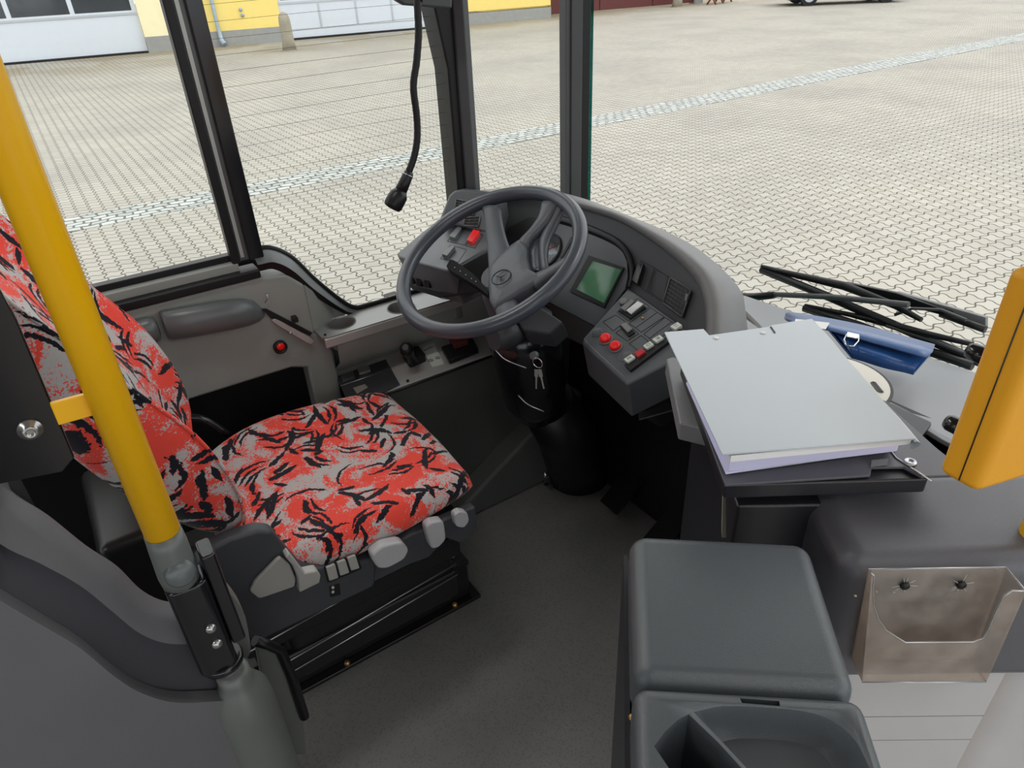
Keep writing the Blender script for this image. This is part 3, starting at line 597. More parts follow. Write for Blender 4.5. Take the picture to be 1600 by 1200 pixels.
# ================================================================== DRIVER SEAT
SX = -1.262
st = thing('driver_chair', (SX, .3, 0), "driver's seat upholstered in red, grey and black brush patterned fabric", 'seat')
def interp(tab, z):
    for (a, va), (b, vb) in zip(tab, tab[1:]):
        if z <= b: 
            t = max(0, (z-a)/(b-a)); return va+(vb-va)*t
    return tab[-1][1]
BY = [(.56, .072), (.62, .098), (.68, .10), (.74, .092), (.84, .062), (.93, .008), (1.0, -.028), (1.1, -.088), (1.25, -.155), (1.45, -.23)]
RY = [(.56, .045), (.64, -.016), (.74, -.075), (.835, -.12), (1.0, -.165), (1.2, -.24), (1.45, -.33)]
HW = [(.56, .20), (.62, .222), (.7, .234), (.85, .238), (1.0, .238), (1.2, .232), (1.45, .20)]
def sm(tab, z, h=.035): return (interp(tab, z-h)+2*interp(tab, z)+interp(tab, z+h))/4
rings = []; zs_ = [.56+.03*i for i in range(31)]
for z in zs_:
    B, R_, h = sm(BY, z), sm(RY, z), sm(HW, z)
    e = 1.0
    if z < .60: e = .80+.2*(z-.56)/.04
    dep = .058*min(1, (z-.54)/.15)
    L = [(0, R_), (.6, R_), (.9, R_+.015), (.995, R_+.05), (1.0, (R_+B)/2), (1.0, B-.03), (.985, B-.008), (.955, B), (.91, B-.004), (.84, B-.022), (.66, B-dep), (.4, B-dep-.01), (0, B-dep-.012)]
    ring = [(SX+x*h*e, y, z) for x, y in L] + [(SX-x*h*e, y, z) for x, y in L[-2:0:-1]]
    rings.append([V(p) for p in ring])
bk_ = obj('backrest', MB().loft(rings), 'seat_fabric', st, subsurf=1)
pp_ = []
for z in zs_[1:]:
    pp_.append((SX+.978*sm(HW, z), sm(BY, z)-.003, z))
obj('piping', MB().tube(pp_, .0028, 6), 'seat_fabric', bk_)
obj('piping', MB().tube([(2*SX-x, y, z) for x, y, z in pp_], .0028, 6), 'seat_fabric', bk_)
# cushion
rings = []
CY_ = [(.045, .160, .470), (.07, .200, .498), (.13, .232, .513), (.21, .252, .521), (.30, .254, .520), (.39, .246, .515), (.47, .235, .511), (.515, .226, .508), (.543, .216, .498), (.556, .208, .480), (.552, .20, .460)]
for y, h, zt in CY_:
    bulge = .014*math.sin(PI*min(1, max(0, (y-.06)/.5)))
    zb = .450+ (0.02 if y < .08 else 0)
    L = [(0, zb), (.7, zb), (.95, zb), (1.03, zb+.018), (1.035, zb+(zt-zb)*.6), (.99, zt-.004), (.93, zt+.004+bulge*.5), (.8, zt+bulge*.55), (.5, zt-.002), (.25, zt+.002), (0, zt-.003)]
    bow = lambda xf: (1-xf*xf)*.012 if y > .5 else 0
    ring = [(SX+x*h, y+bow(x), z) for x, z in L] + [(SX-x*h, y+bow(x), z) for x, z in L[-2:0:-1]]
    rings.append([V(p) for p in ring])
cu = obj('cushion', MB().loft(rings), 'cushion_fabric', st, subsurf=2)
# side housing
obj('side_housing', MB().prism([(-1.0300, -0.0029, 0.6142), (-1.0300, 0.0221, 0.6293), (-1.0300, 0.0554, 0.6340), (-1.0300, 0.1032, 0.6268), (-1.0300, 0.1258, 0.6113), (-1.0300, 0.1373, 0.5690), (-1.0300, 0.1580, 0.5013), (-1.0300, 0.2210, 0.4630), (-1.0300, 0.2995, 0.4441), (-1.0300, 0.2820, 0.3707), (-1.0300, 0.0436, 0.3757), (-1.0300, -0.0013, 0.4559)], (.032, 0, 0)), 'seat_plastic', st, bevel=.008)
obj('side_housing', MB().prism([(-1.0300, 0.2933, 0.4406), (-1.0300, 0.3757, 0.4536), (-1.0300, 0.5343, 0.4469), (-1.0300, 0.5348, 0.3945), (-1.0300, 0.5158, 0.3669), (-1.0300, 0.4891, 0.3629), (-1.0300, 0.4572, 0.3964), (-1.0300, 0.4099, 0.3673), (-1.0300, 0.3678, 0.3737), (-1.0300, 0.2825, 0.3741)], (.024, 0, 0)), 'seat_plastic', st, bevel=.006)
obj('side_housing', MB().prism([(-1.0350, 0.0445, 0.3737), (-1.0350, 0.2839, 0.3689), (-1.0350, 0.4090, 0.3638), (-1.0350, 0.4807, 0.3639), (-1.0350, 0.4702, 0.3410), (-1.0350, 0.2850, 0.3397), (-1.0350, 0.0434, 0.3428)], (-.03, 0, 0)), 'black', st, bevel=.003)
XB = -.998
lv = obj('recliner_recess', MB().prism(rrect([(-0.9980, 0.0597, 0.5115), (-0.9980, 0.0733, 0.5303), (-0.9980, 0.1227, 0.5603), (-0.9980, 0.1359, 0.5347), (-0.9980, 0.1391, 0.4932), (-0.9980, 0.1332, 0.4768), (-0.9980, 0.0698, 0.4865)], .15, 2), (.010, 0, 0)), 'lever_grey', st, bevel=.003)
obj('recliner_lever', MB().prism([(-0.9980, 0.1304, 0.5636), (-0.9980, 0.1385, 0.5683), (-0.9980, 0.1497, 0.5263), (-0.9980, 0.1545, 0.5086), (-0.9980, 0.1765, 0.5016), (-0.9980, 0.1811, 0.4870), (-0.9980, 0.1753, 0.4702), (-0.9980, 0.1365, 0.4695), (-0.9980, 0.1413, 0.5035), (-0.9980, 0.1387, 0.5363)], (.022, 0, 0)), 'lever_grey', st, bevel=.003)
bf = obj('button_frame', MB().prism(rrect([(-0.9980, 0.1935, 0.4860), (-0.9980, 0.2587, 0.4803), (-0.9980, 0.2633, 0.4357), (-0.9980, 0.1939, 0.4409)], .1), (.003, 0, 0)), 'black', st, bevel=.001)
for q in ([(-0.9950, 0.1960, 0.4853), (-0.9950, 0.2138, 0.4845), (-0.9950, 0.2136, 0.4484), (-0.9950, 0.1959, 0.4510)], [(-0.9950, 0.2178, 0.4854), (-0.9950, 0.2344, 0.4838), (-0.9950, 0.2360, 0.4483), (-0.9950, 0.2180, 0.4509)], [(-0.9950, 0.2385, 0.4848), (-0.9950, 0.2553, 0.4831), (-0.9950, 0.2572, 0.4473), (-0.9950, 0.2404, 0.4508)]):
    obj('push_button', MB().prism(rrect(q, .1), (.006, 0, 0)), 'lever_grey', bf, bevel=.0015)
sw = obj('lumbar_switch', MB().prism([(-0.9990, 0.1946, 0.4290), (-0.9990, 0.2148, 0.4247), (-0.9990, 0.2122, 0.3958), (-0.9990, 0.1921, 0.4020)], (.003, 0, 0)), 'black', st, bevel=.001)
obj('switch_icon', MB().ball((-0.9950, 0.2002, 0.4254), .003, 8).ball((-0.9950, 0.1981, 0.4142), .003, 8), 'white_key', sw)
obj('adjuster_paddle', MB().prism(rrect([(-1.0000, 0.2811, 0.4808), (-1.0000, 0.3070, 0.4897), (-1.0000, 0.3469, 0.4771), (-1.0000, 0.3585, 0.4476), (-1.0000, 0.3457, 0.4283), (-1.0000, 0.3083, 0.4258), (-1.0000, 0.2892, 0.4375), (-1.0000, 0.2820, 0.4612)], .3, 3), (.026, 0, 0)), 'pad_grey', st, bevel=.006)
obj('adjuster_paddle', MB().prism(rrect([(-1.0100, 0.4047, 0.4719), (-1.0100, 0.4188, 0.4782), (-1.0100, 0.4477, 0.4678), (-1.0100, 0.4479, 0.4134), (-1.0100, 0.4280, 0.4009), (-1.0100, 0.4103, 0.4075)], .3, 3), (.022, 0, 0)), 'pad_grey', st, bevel=.005)
obj('adjuster_paddle', MB().prism(rrect([(-1.0100, 0.4734, 0.4645), (-1.0100, 0.4877, 0.4676), (-1.0100, 0.5054, 0.4546), (-1.0100, 0.5079, 0.4296), (-1.0100, 0.4939, 0.4170), (-1.0100, 0.4748, 0.4313)], .3, 3), (.018, 0, 0)), 'pad_grey', st, bevel=.005)
# substructure
obj('suspension', MB().bx((-1.46, .10, .12), (-1.075, .50, .425)), 'seat_metal', st, bevel=.02)
rl = MB()
for z in (.20, .235, .32): rl.tube([(-1.066, .02, z-.03), (-1.066, .5, z+.01)], .0018, 6)
obj('rail_edge', rl, 'aluminium', st)
obj('slide_rail', MB().bx((-1.10, .02, .26), (-1.072, .52, .40)).bx((-1.09, .0, .14), (-1.068, .50, .22)), 'seat_metal', st, bevel=.006)
pd = obj('pedestal', MB().bx((-1.50, .06, .012), (-1.158, .575, .125)), 'seat_metal', st, bevel=.006)
obj('foot_flange', MB().bx((-1.52, .04, 0), (-1.138, .595, .012)), 'seat_metal', st, bevel=.003)
obj('bolt', MB().cyl((-1.185, .548, .139), (0, 0, 1), .007, .007, 6), 'brass', pd)
for y in (.22, .52): obj('bolt', MB().ball((-1.147, y, .015), .008, 8), 'brass', pd)
obj('bracket', MB().bx((-1.22, .52, .125), (-1.15, .575, .14)), 'seat_metal', pd, bevel=.002)
# belt buckle stalk between cushion and backrest on the wall side
obj('belt_anchor', MB().tube(smooth_path([(-1.53, -.05, .52), (-1.55, .03, .575), (-1.545, .11, .56), (-1.53, .16, .50)], 4), .010, 8), 'black_gloss', st)
obj('rear_post', MB().bx((-1.40, -.14, .30), (-1.12, -.02, .62)), 'seat_metal', st, bevel=.02)

# ================================================================== HANDRAIL
PX, PY = -.70, -.015
hr = thing('handrail_post', (PX, PY, .0), 'yellow grab pole on a black hinged joint above a thick grey tube', 'handrail')
obj('yellow_tube', MB().tube([(PX, PY-.007, .905), (PX, PY+.0, 1.97)], .0185, 32), 'yellow', hr)
jn = obj('joint_fork', MB().tube([(PX, PY-.007, .925), (PX, PY-.007, .905), (PX, PY-.008, .865), (PX, PY-.008, .845)], [.0192, .0205, .0215, .020], 28), 'tube_grey', hr)
obj('joint_block', MB().prism(rrect([(PX-.020, PY-.028, .70), (PX+.020, PY-.028, .70), (PX+.022, PY+.018, .70), (PX-.020, PY+.018, .70)], .32), (0, 0, .150)), 'black_gloss', jn, bevel=.004)
obj('joint_block', MB().prism(rrect([(PX-.019, PY+.018, .73), (PX+.016, PY+.018, .73), (PX+.016, PY+.035, .73), (PX-.019, PY+.035, .73)], .2), (0, 0, .15)), 'black_gloss', jn, bevel=.004)
jd = (V((0, 0, 1.45))-V((PX, PY, .86))); jd.z = .1; jd.normalize()
obj('hinge_bolt', MB().lathe(V((PX+.016, PY-.006, .875)), (.95, .05, .32), [(.0165, 0), (.0165, .006), (.013, .010), (.003, .0115)]), 'arm_grey', jn)
for z in (.780, .752):
    obj('rivet', MB().lathe(V((PX+.022, PY+.002, z)), (1, .1, .2), [(.0065, 0), (.006, .003), (.003, .005), (.0005, .006)], 16), 'silver_key', jn)
obj('lock_ring', MB().lathe((PX, PY, .695), (0, 0, 1), [(.026, 0), (.027, .006), (.024, .010)]), 'black_gloss', jn)
obj('spindle', MB().tube([(PX, PY+.003, .66), (PX, PY+.003, .70)], .012, 16), 'silver_key', jn)
obj('grey_tube', MB().lathe((PX, PY+.006, 0), (0, 0, 1), [(.038, 0), (.0385, .30), (.0385, .60), (.036, .625), (.026, .645), (.0215, .655), (.021, .672), (.015, .674)], 40), 'tube_grey', hr)
obj('clamp_strap', MB().prism([(-0.7050, -0.0679, 1.1090), (-0.7050, -0.0176, 1.1075), (-0.7050, -0.0195, 1.0834), (-0.7050, -0.0686, 1.0850)], (-.006, 0, 0)), 'yellow', hr, bevel=.001)
obj('side_cover', MB().prism(rrect([(-0.7600, 0.0100, 0.7464), (-0.7600, 0.0235, 0.7399), (-0.7600, 0.0311, 0.6940), (-0.7600, 0.0222, 0.6192), (-0.7600, 0.0019, 0.6067), (-0.7600, -0.0051, 0.6674)], .3, 3), (-.03, 0, 0)), 'tube_grey', hr, bevel=.006)
ed = obj('edge_plate', MB().prism([(-0.8000, 0.0322, 0.5967), (-0.8000, 0.0631, 0.5509), (-0.8000, 0.0654, 0.4034), (-0.8000, 0.0490, 0.2798), (-0.8000, 0.0027, 0.3259)], (-.012, 0, 0)), 'tube_grey', hr, bevel=.003)
obj('edge_trim', MB().tube([(-0.7950, 0.0320, 0.6020), (-0.7950, 0.0467, 0.5822), (-0.7950, 0.0610, 0.5578), (-0.7950, 0.0645, 0.4941), (-0.7950, 0.0641, 0.3843)], .008, 8), 'rubber', hr)

# smoked partition pane behind the seat, held by a bolt
sp2 = thing('partition_pane', (-.74, -.2, .8), 'dark smoked partition pane edge with one bolt behind the yellow pole', 'partition pane')
obj('pane', MB().prism([(-0.7400, -0.0685, 1.2149), (-0.7400, -0.0668, 1.1837), (-0.7400, -0.0714, 1.0252), (-0.7400, -0.0865, 1.0138), (-0.7400, -0.1387, 1.0237), (-.74, -.6, .85), (-.74, -.6, 1.9), (-.74, -.12, 1.9)], (-.010, 0, 0)), 'black_gloss', sp2, bevel=.002)
obj('bolt', MB().lathe((-0.7400, -0.0952, 1.0729), (1, 0, 0), [(.011, 0), (.011, .003), (.007, .004), (.007, .009), (.004, .010), (.003, .006)], 20), 'silver_key', sp2)
obj('post', MB().bx((-.80, -.30, 0), (-.765, -.20, .95)), 'lower_wall', sp2, bevel=.004)

# ================================================================== CAB PARTITION (moulded half wall in the left foreground)
pt = thing('cab_partition', (-.68, -.2, 0), 'dark grey moulded half partition behind the driver, swooping up to the rear', 'partition')
A_ = [(-.76, -.60, 1.28), (-0.7550, -0.1701, 1.1040), (-0.7550, -0.1420, 1.0137), (-0.7550, -0.1227, 0.9678), (-0.7550, -0.1033, 0.9097), (-0.7550, -0.0845, 0.8649), (-0.7550, -0.0719, 0.8147), (-0.7550, -0.0554, 0.7831), (-0.7550, -0.0310, 0.7605)]
B_ = [(-.715, -.60, 1.18), (-0.7150, -0.1854, 1.0616), (-0.7150, -0.1577, 0.9735), (-0.7150, -0.1369, 0.9339), (-0.7150, -0.1150, 0.8863), (-0.7150, -0.0994, 0.8344), (-0.7150, -0.0844, 0.7848), (-0.7150, -0.0609, 0.7484), (-0.7150, -0.0193, 0.7196)]
C_ = [(-.705, -.60, 1.06), (-0.7050, -0.2058, 1.0096), (-0.7050, -0.1756, 0.9255), (-0.7050, -0.1573, 0.8772), (-0.7050, -0.1370, 0.8228), (-0.7050, -0.1227, 0.7645), (-0.7050, -0.1063, 0.7172), (-0.7050, -0.0781, 0.6703), (-0.7050, -0.0285, 0.6304)]
D_ = [(-.685, -.60, 1.05), (-0.6850, -0.2020, 1.0170), (-0.6850, -0.1741, 0.9309), (-0.6850, -0.1564, 0.8833), (-0.6850, -0.1367, 0.8296), (-0.6850, -0.1227, 0.7729), (-0.6850, -0.1068, 0.7263), (-0.6850, -0.0788, 0.6820), (-0.6850, -0.0289, 0.6425)]
A_, B_, C_, D_ = [smooth_path(p, 5) for p in (A_, B_, C_, D_)]
E_ = [V((-.68, p.y, .0)) for p in D_]
A0 = [p+V((-.035, 0, -.03)) for p in A_]; A00 = [V((-.79, p.y, 0)) for p in A_]
M1 = [lerp(a, b, .5)+V((.010, 0, .012)) for a, b in zip(A_, B_)]
obj('padded_rim', MB().loft([A00, A0, A_, M1, B_], cap=False, ring_closed=False), 'partition_grey', pt)
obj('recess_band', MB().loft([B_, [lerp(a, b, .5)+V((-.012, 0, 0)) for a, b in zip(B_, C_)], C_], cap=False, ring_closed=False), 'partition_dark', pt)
obj('panel_lip', MB().loft([C_, D_], cap=False, ring_closed=False), 'partition_grey', pt)
obj('lower_panel', MB().prism([V((-.685, p.y, p.z)) for p in D_]+[V((-.685, D_[-1].y, 0)), V((-.685, D_[0].y, 0))], (-.02, 0, 0)), 'partition_grey', pt)

# ================================================================== DASHBOARD
FN, CN_, PN, QN, LN = V((0.0, -0.788, 0.6157)), V((0.0, -0.4226, 0.9063)), V((0.0181, -0.2071, 0.9781)), V((0.172, -0.9752, 0.1392)), V((0.4394, -0.6275, 0.6428))
db = thing('dashboard', (-1.2, 1.05, .6), 'curved charcoal dashboard wrapped around the steering wheel', 'dashboard')
I_ = [(-1.6987, 1.0076, 0.8495), (-1.5767, 1.0338, 0.8830), (-1.4276, 1.0543, 0.9093), (-1.3148, 1.0587, 0.9150), (-1.1878, 1.0617, 0.9188), (-1.0831, 1.0549, 0.9100), (-0.9868, 1.0431, 0.8950), (-0.9128, 1.0294, 0.8774), (-0.8685, 1.0146, 0.8585), (-0.8293, 0.9898, 0.8268), (-0.7716, 0.9344, 0.7558)]
R_ = [(-1.6901, 1.0042, 0.8744), (-1.5686, 1.0295, 0.9068), (-1.4202, 1.0491, 0.9319), (-1.2943, 1.0519, 0.9355), (-1.1694, 1.0543, 0.9386), (-1.0640, 1.0486, 0.9312), (-0.9715, 1.0399, 0.9202), (-0.8851, 1.0261, 0.9025), (-0.8404, 1.0083, 0.8796), (-0.8022, 0.9823, 0.8464), (-0.7450, 0.9240, 0.7718)]
O_ = [(-1.8062, 1.0746, 0.8541), (-1.6704, 1.0968, 0.8826), (-1.5097, 1.1153, 0.9062), (-1.3673, 1.1216, 0.9143), (-1.1964, 1.1196, 0.9117), (-1.0761, 1.1167, 0.9080), (-0.9820, 1.1105, 0.9000), (-0.8961, 1.0973, 0.8832), (-0.8261, 1.0804, 0.8615), (-0.7907, 1.0591, 0.8343), (-0.7143, 0.9869, 0.7419)]
I_, R_, O_ = [smooth_path(p, 5) for p in (I_, R_, O_)]
R0 = [lerp(a, b, .55)+FN*.010 for a, b in zip(I_, R_)]
R1 = [lerp(a, b, .30)+FN*.006 for a, b in zip(R_, O_)]
O2 = [p+V((.0, .035, -.10)) for p in O_]; O3 = [p+V((0, .03, -.45)) for p in O_]
obj('hood', MB().loft([[p-FN*.03 for p in I_], I_, R0, R_, R1, O_, O2, O3], cap=False, ring_closed=False), 'dash_light', db)
fp = [(-1.7187, 1.0038, 0.8382), (-1.5876, 1.0413, 0.8862), (-1.4375, 1.0617, 0.9123), (-1.3165, 1.0661, 0.9179), (-1.1913, 1.0685, 0.9210), (-1.0802, 1.0616, 0.9122), (-0.9882, 1.0499, 0.8972), (-0.9119, 1.0356, 0.8789), (-0.8660, 1.0193, 0.8580), (-0.8269, 0.9945, 0.8263), (-0.7656, 0.9357, 0.7510), (-1.0666, 0.9175, 0.7277), (-1.2730, 0.9166, 0.7266), (-1.4382, 0.9119, 0.7205), (-1.6048, 0.9260, 0.7387)]
obj('instrument_panel', MB().prism(fp, -FN*.05), 'dash_inner', db)
cp_ = [(-1.5140, 0.9395, 0.7624), (-1.5162, 0.9724, 0.8045), (-1.4690, 1.0042, 0.8452), (-1.3653, 1.0275, 0.8750), (-1.2504, 1.0312, 0.8797), (-1.1603, 1.0298, 0.8780), (-1.1151, 1.0252, 0.8721), (-1.0839, 1.0134, 0.8570), (-1.0614, 0.9963, 0.8351), (-1.0493, 0.9792, 0.8133), (-1.0649, 0.9159, 0.7321), (-1.2562, 0.9141, 0.7299), (-1.4333, 0.9088, 0.7230)]
cl_ = obj('cluster_plate', MB().prism(cp_, FN*.003), 'dash', db)
rimp = smooth_path([(-1.4930, 0.9251, 0.7505), (-1.5148, 0.9494, 0.7815), (-1.5044, 0.9820, 0.8233), (-1.4492, 1.0113, 0.8608), (-1.3610, 1.0283, 0.8826), (-1.2516, 1.0319, 0.8872), (-1.1549, 1.0306, 0.8855), (-1.1026, 1.0233, 0.8762), (-1.0698, 1.0100, 0.8592), (-1.0494, 0.9946, 0.8395), (-1.0410, 0.9789, 0.8193)], 5)
obj('binnacle_rim', MB().tube(rimp, [.010]*25+[.010-.006*i/(len(rimp)-26) for i in range(len(rimp)-25)], 10), 'black', db)
obj('binnacle_shade', MB().prism([(-1.4939, 0.9193, 0.7462), (-1.5211, 0.9496, 0.7851), (-1.5070, 0.9841, 0.8292), (-1.4539, 1.0106, 0.8631), (-1.3710, 1.0278, 0.8852), (-1.3991, 1.0119, 0.8649), (-1.4255, 0.9790, 0.8227), (-1.4122, 0.9415, 0.7747)], FN*.012), 'black', db)
gc = V((-1.3395, 0.9812, 0.8158))
gg = obj('gauge', MB().lathe(gc+FN*.002, FN, [(.046, 0), (.046, .006), (.042, .007), (.041, .004)], 40), 'black', db)
obj('gauge_dial', MB().cyl(gc+FN*.003, FN, .041, .003, 40), 'gauge_face', gg)
obj('gauge_needle', MB().tube([gc+FN*.008, gc+FN*.008+V((.022, .012, .016))], .0012, 6), 'red_dull', gg)
obj('warning_lamps', MB().prism([(-1.2867, 1.0129, 0.8613), (-1.2763, 1.0127, 0.8609), (-1.2776, 0.9802, 0.8194), (-1.2836, 0.9769, 0.8151)], FN*.002), 'black', db)
scn = obj('display_frame', MB().prism([(-1.1971, 0.9980, 0.8422), (-1.0793, 1.0023, 0.8476), (-1.0720, 0.9412, 0.7694), (-1.1944, 0.9389, 0.7665)], FN*.006), 'black', db, bevel=.001)
obj('display', MB().prism([(-1.1733, 0.9881, 0.8392), (-1.0811, 0.9926, 0.8450), (-1.0775, 0.9417, 0.7799), (-1.1765, 0.9419, 0.7801)], FN*.001), 'lcd_green', scn)
# right-hand panel: lever slot, blank, air vent
obj('slot_frame', outline(MB(), [(-1.0515, 1.0228, 0.8690), (-1.0075, 1.0210, 0.8667), (-0.9941, 0.9876, 0.8239), (-1.0372, 0.9917, 0.8292)], FN), 'black', db)
obj('slide_lever', MB().prism([(-1.0494, 1.0193, 0.8646), (-1.0327, 1.0188, 0.8639), (-1.0196, 0.9906, 0.8278), (-1.0397, 0.9921, 0.8297)], FN*.010), 'black_gloss', db, bevel=.002)
obj('blank_frame', outline(MB(), [(-1.0066, 1.0203, 0.8658), (-0.9627, 1.0171, 0.8617), (-0.9413, 0.9853, 0.8210), (-0.9903, 0.9894, 0.8262)], FN), 'black', db)
def vent(q, N_, rows, cols, parent, mat='black_gloss'):
    q = [V(p) for p in q]
    v = obj('air_vent', MB().prism(q, N_*.003), 'black', parent)
    f = MB()
    for i in range(4):
        a, b = q[i], q[(i+1) % 4]; f.tube([a+N_*.004, b+N_*.004], .0016, 6)
    for i in range(1, rows): f.tube([quad_grid(q, .06, i/rows)+N_*.0045, quad_grid(q, .94, i/rows)+N_*.0045], .0007, 6)
    for i in range(1, cols): f.tube([quad_grid(q, i/cols, .05)+N_*.0035, quad_grid(q, i/cols, .95)+N_*.0035], .0005, 6)
    obj('vent_slats', f, mat, v)
    return v
vent([(-0.9526, 1.0164, 0.8608), (-0.8904, 1.0124, 0.8557), (-0.8760, 0.9776, 0.8112), (-0.9373, 0.9834, 0.8186)], FN, 7, 6, db, 'arm_grey')
obj('vent_thumbwheel', MB().prism([(-0.8945, 1.0028, 0.8499), (-0.8872, 1.0026, 0.8497), (-0.8826, 0.9937, 0.8383), (-0.8884, 0.9942, 0.8389)], FN*.004), 'arm_grey', db)
# right switch console
cs = obj('switch_console', MB().prism([(-1.0446, 0.9821, 0.8187), (-0.8904, 0.9617, 0.8091), (-0.8024, 0.9466, 0.8021), (-0.7895, 0.9271, 0.7930), (-0.8418, 0.8010, 0.7342), (-1.0094, 0.8249, 0.7453), (-1.0212, 0.8361, 0.7506)], (0, .018, -.085)), 'dash', db, bevel=.005)
cln = MB()
for q in ([(-1.0070, 0.9136, 0.7867), (-0.9719, 0.9096, 0.7849), (-0.9763, 0.8805, 0.7713), (-1.0171, 0.8870, 0.7743)], [(-0.9990, 0.9689, 0.8125), (-0.9574, 0.9632, 0.8098), (-0.9670, 0.9140, 0.7869), (-1.0102, 0.9199, 0.7897)], [(-0.9521, 0.9619, 0.8092), (-0.9074, 0.9570, 0.8070), (-0.9191, 0.9060, 0.7832), (-0.9615, 0.9110, 0.7855)], [(-0.9049, 0.9564, 0.8067), (-0.8671, 0.9530, 0.8051), (-0.8737, 0.9002, 0.7805), (-0.9104, 0.9050, 0.7827)], [(-0.9600, 0.9079, 0.7841), (-0.9200, 0.9000, 0.7804), (-0.9272, 0.8758, 0.7691), (-0.9671, 0.8795, 0.7708)], [(-0.9126, 0.9001, 0.7804), (-0.8758, 0.8937, 0.7774), (-0.8815, 0.8689, 0.7659), (-0.9183, 0.8730, 0.7678)]):
    outline(cln, q, CN_, .0013, .0006)
cln.tube([(-0.9296, 0.9587, 0.8083), (-0.9390, 0.9084, 0.7848)], .0004, 5).tube([(-0.8835, 0.9533, 0.8058), (-0.8914, 0.9012, 0.7815)], .0004, 5)
obj('panel_joints', cln, 'black', cs)
gr = obj('panel_groove', MB().tube([(-1.0155, 0.8349, 0.7502), (-0.9989, 0.8302, 0.7480), (-0.8593, 0.8098, 0.7385)], .0010, 6), 'shelf_grey', cs)
def rocker(q, N_, h, parent, mat='dash', h0=.004, name='rocker_switch'):
    b = obj(name, MB().prism([V(p) for p in q], N_*h), mat, parent, bevel=.0009); return b
rk = obj('rocker_base', MB().prism([(-1.0090, 0.9563, 0.8066), (-0.9595, 0.9564, 0.8067), (-0.9647, 0.9190, 0.7892), (-1.0077, 0.9231, 0.7912)], CN_*.005), 'black', cs, bevel=.001)
rocker([(-1.0012, 0.9527, 0.8104), (-0.9891, 0.9525, 0.8104), (-0.9882, 0.9235, 0.7969), (-1.0031, 0.9241, 0.7971)], CN_, .006, rk, 'dash_light')
rocker([(-0.9826, 0.9556, 0.8118), (-0.9640, 0.9548, 0.8114), (-0.9669, 0.9224, 0.7963), (-0.9856, 0.9248, 0.7975)], CN_, .006, rk, 'silver_key')
rk2 = obj('rocker_base', MB().prism([(-0.9694, 0.8936, 0.7774), (-0.9636, 0.9042, 0.7823), (-0.9274, 0.8981, 0.7795), (-0.9302, 0.8835, 0.7727)], CN_*.005), 'black', cs, bevel=.001)
rocker([(-0.9674, 0.8933, 0.7828), (-0.9629, 0.9032, 0.7874), (-0.9356, 0.8981, 0.7850), (-0.9373, 0.8860, 0.7793)], CN_, .004, rk2, 'dash_light')
obj('indicator_lamp', MB().ball((-0.9453, 0.9330, 0.7969), .003, 8), 'brass', cs)
for nm, c, mat, h in (('blank_cap', (-1.0056, 0.8616, 0.7625), 'dash', .001), ('blank_cap', (-0.8995, 0.8465, 0.7554), 'dash', .001), ('knob', (-1.0178, 0.9461, 0.8019), 'dash_light', .006)):
    r = .013 if nm == 'blank_cap' else .010
    k = obj(nm, MB().lathe(V(c), CN_, [(r, 0), (r, h), (r*.8, h+.001), (.001, h+.001)]), mat, cs)
    if nm == 'blank_cap':
        a_ = CN_.cross(V((1, 0, 0))).normalized(); b_ = CN_.cross(a_)
        obj('ring', MB().tube([V(c)+CN_*.0012+(a_*math.cos(t)+b_*math.sin(t))*r for t in [2*PI*i/28 for i in range(28)]], .0006, 5, closed=True), 'shelf_grey', k)
for c, mat in (((-0.9707, 0.8567, 0.7602), 'red_button'), ((-0.9357, 0.8527, 0.7583), 'red_button')):
    k = obj('button_collar', MB().lathe(V(c), CN_, [(.0155, 0), (.0155, .002), (.0135, .003)]), 'arm_grey', cs)
    obj('push_button', MB().lathe(V(c), CN_, [(.0118, .001), (.0118, .008), (.010, .011), (.006, .0115), (.001, .011)]), mat, k)['label'] = 'raised red push button'
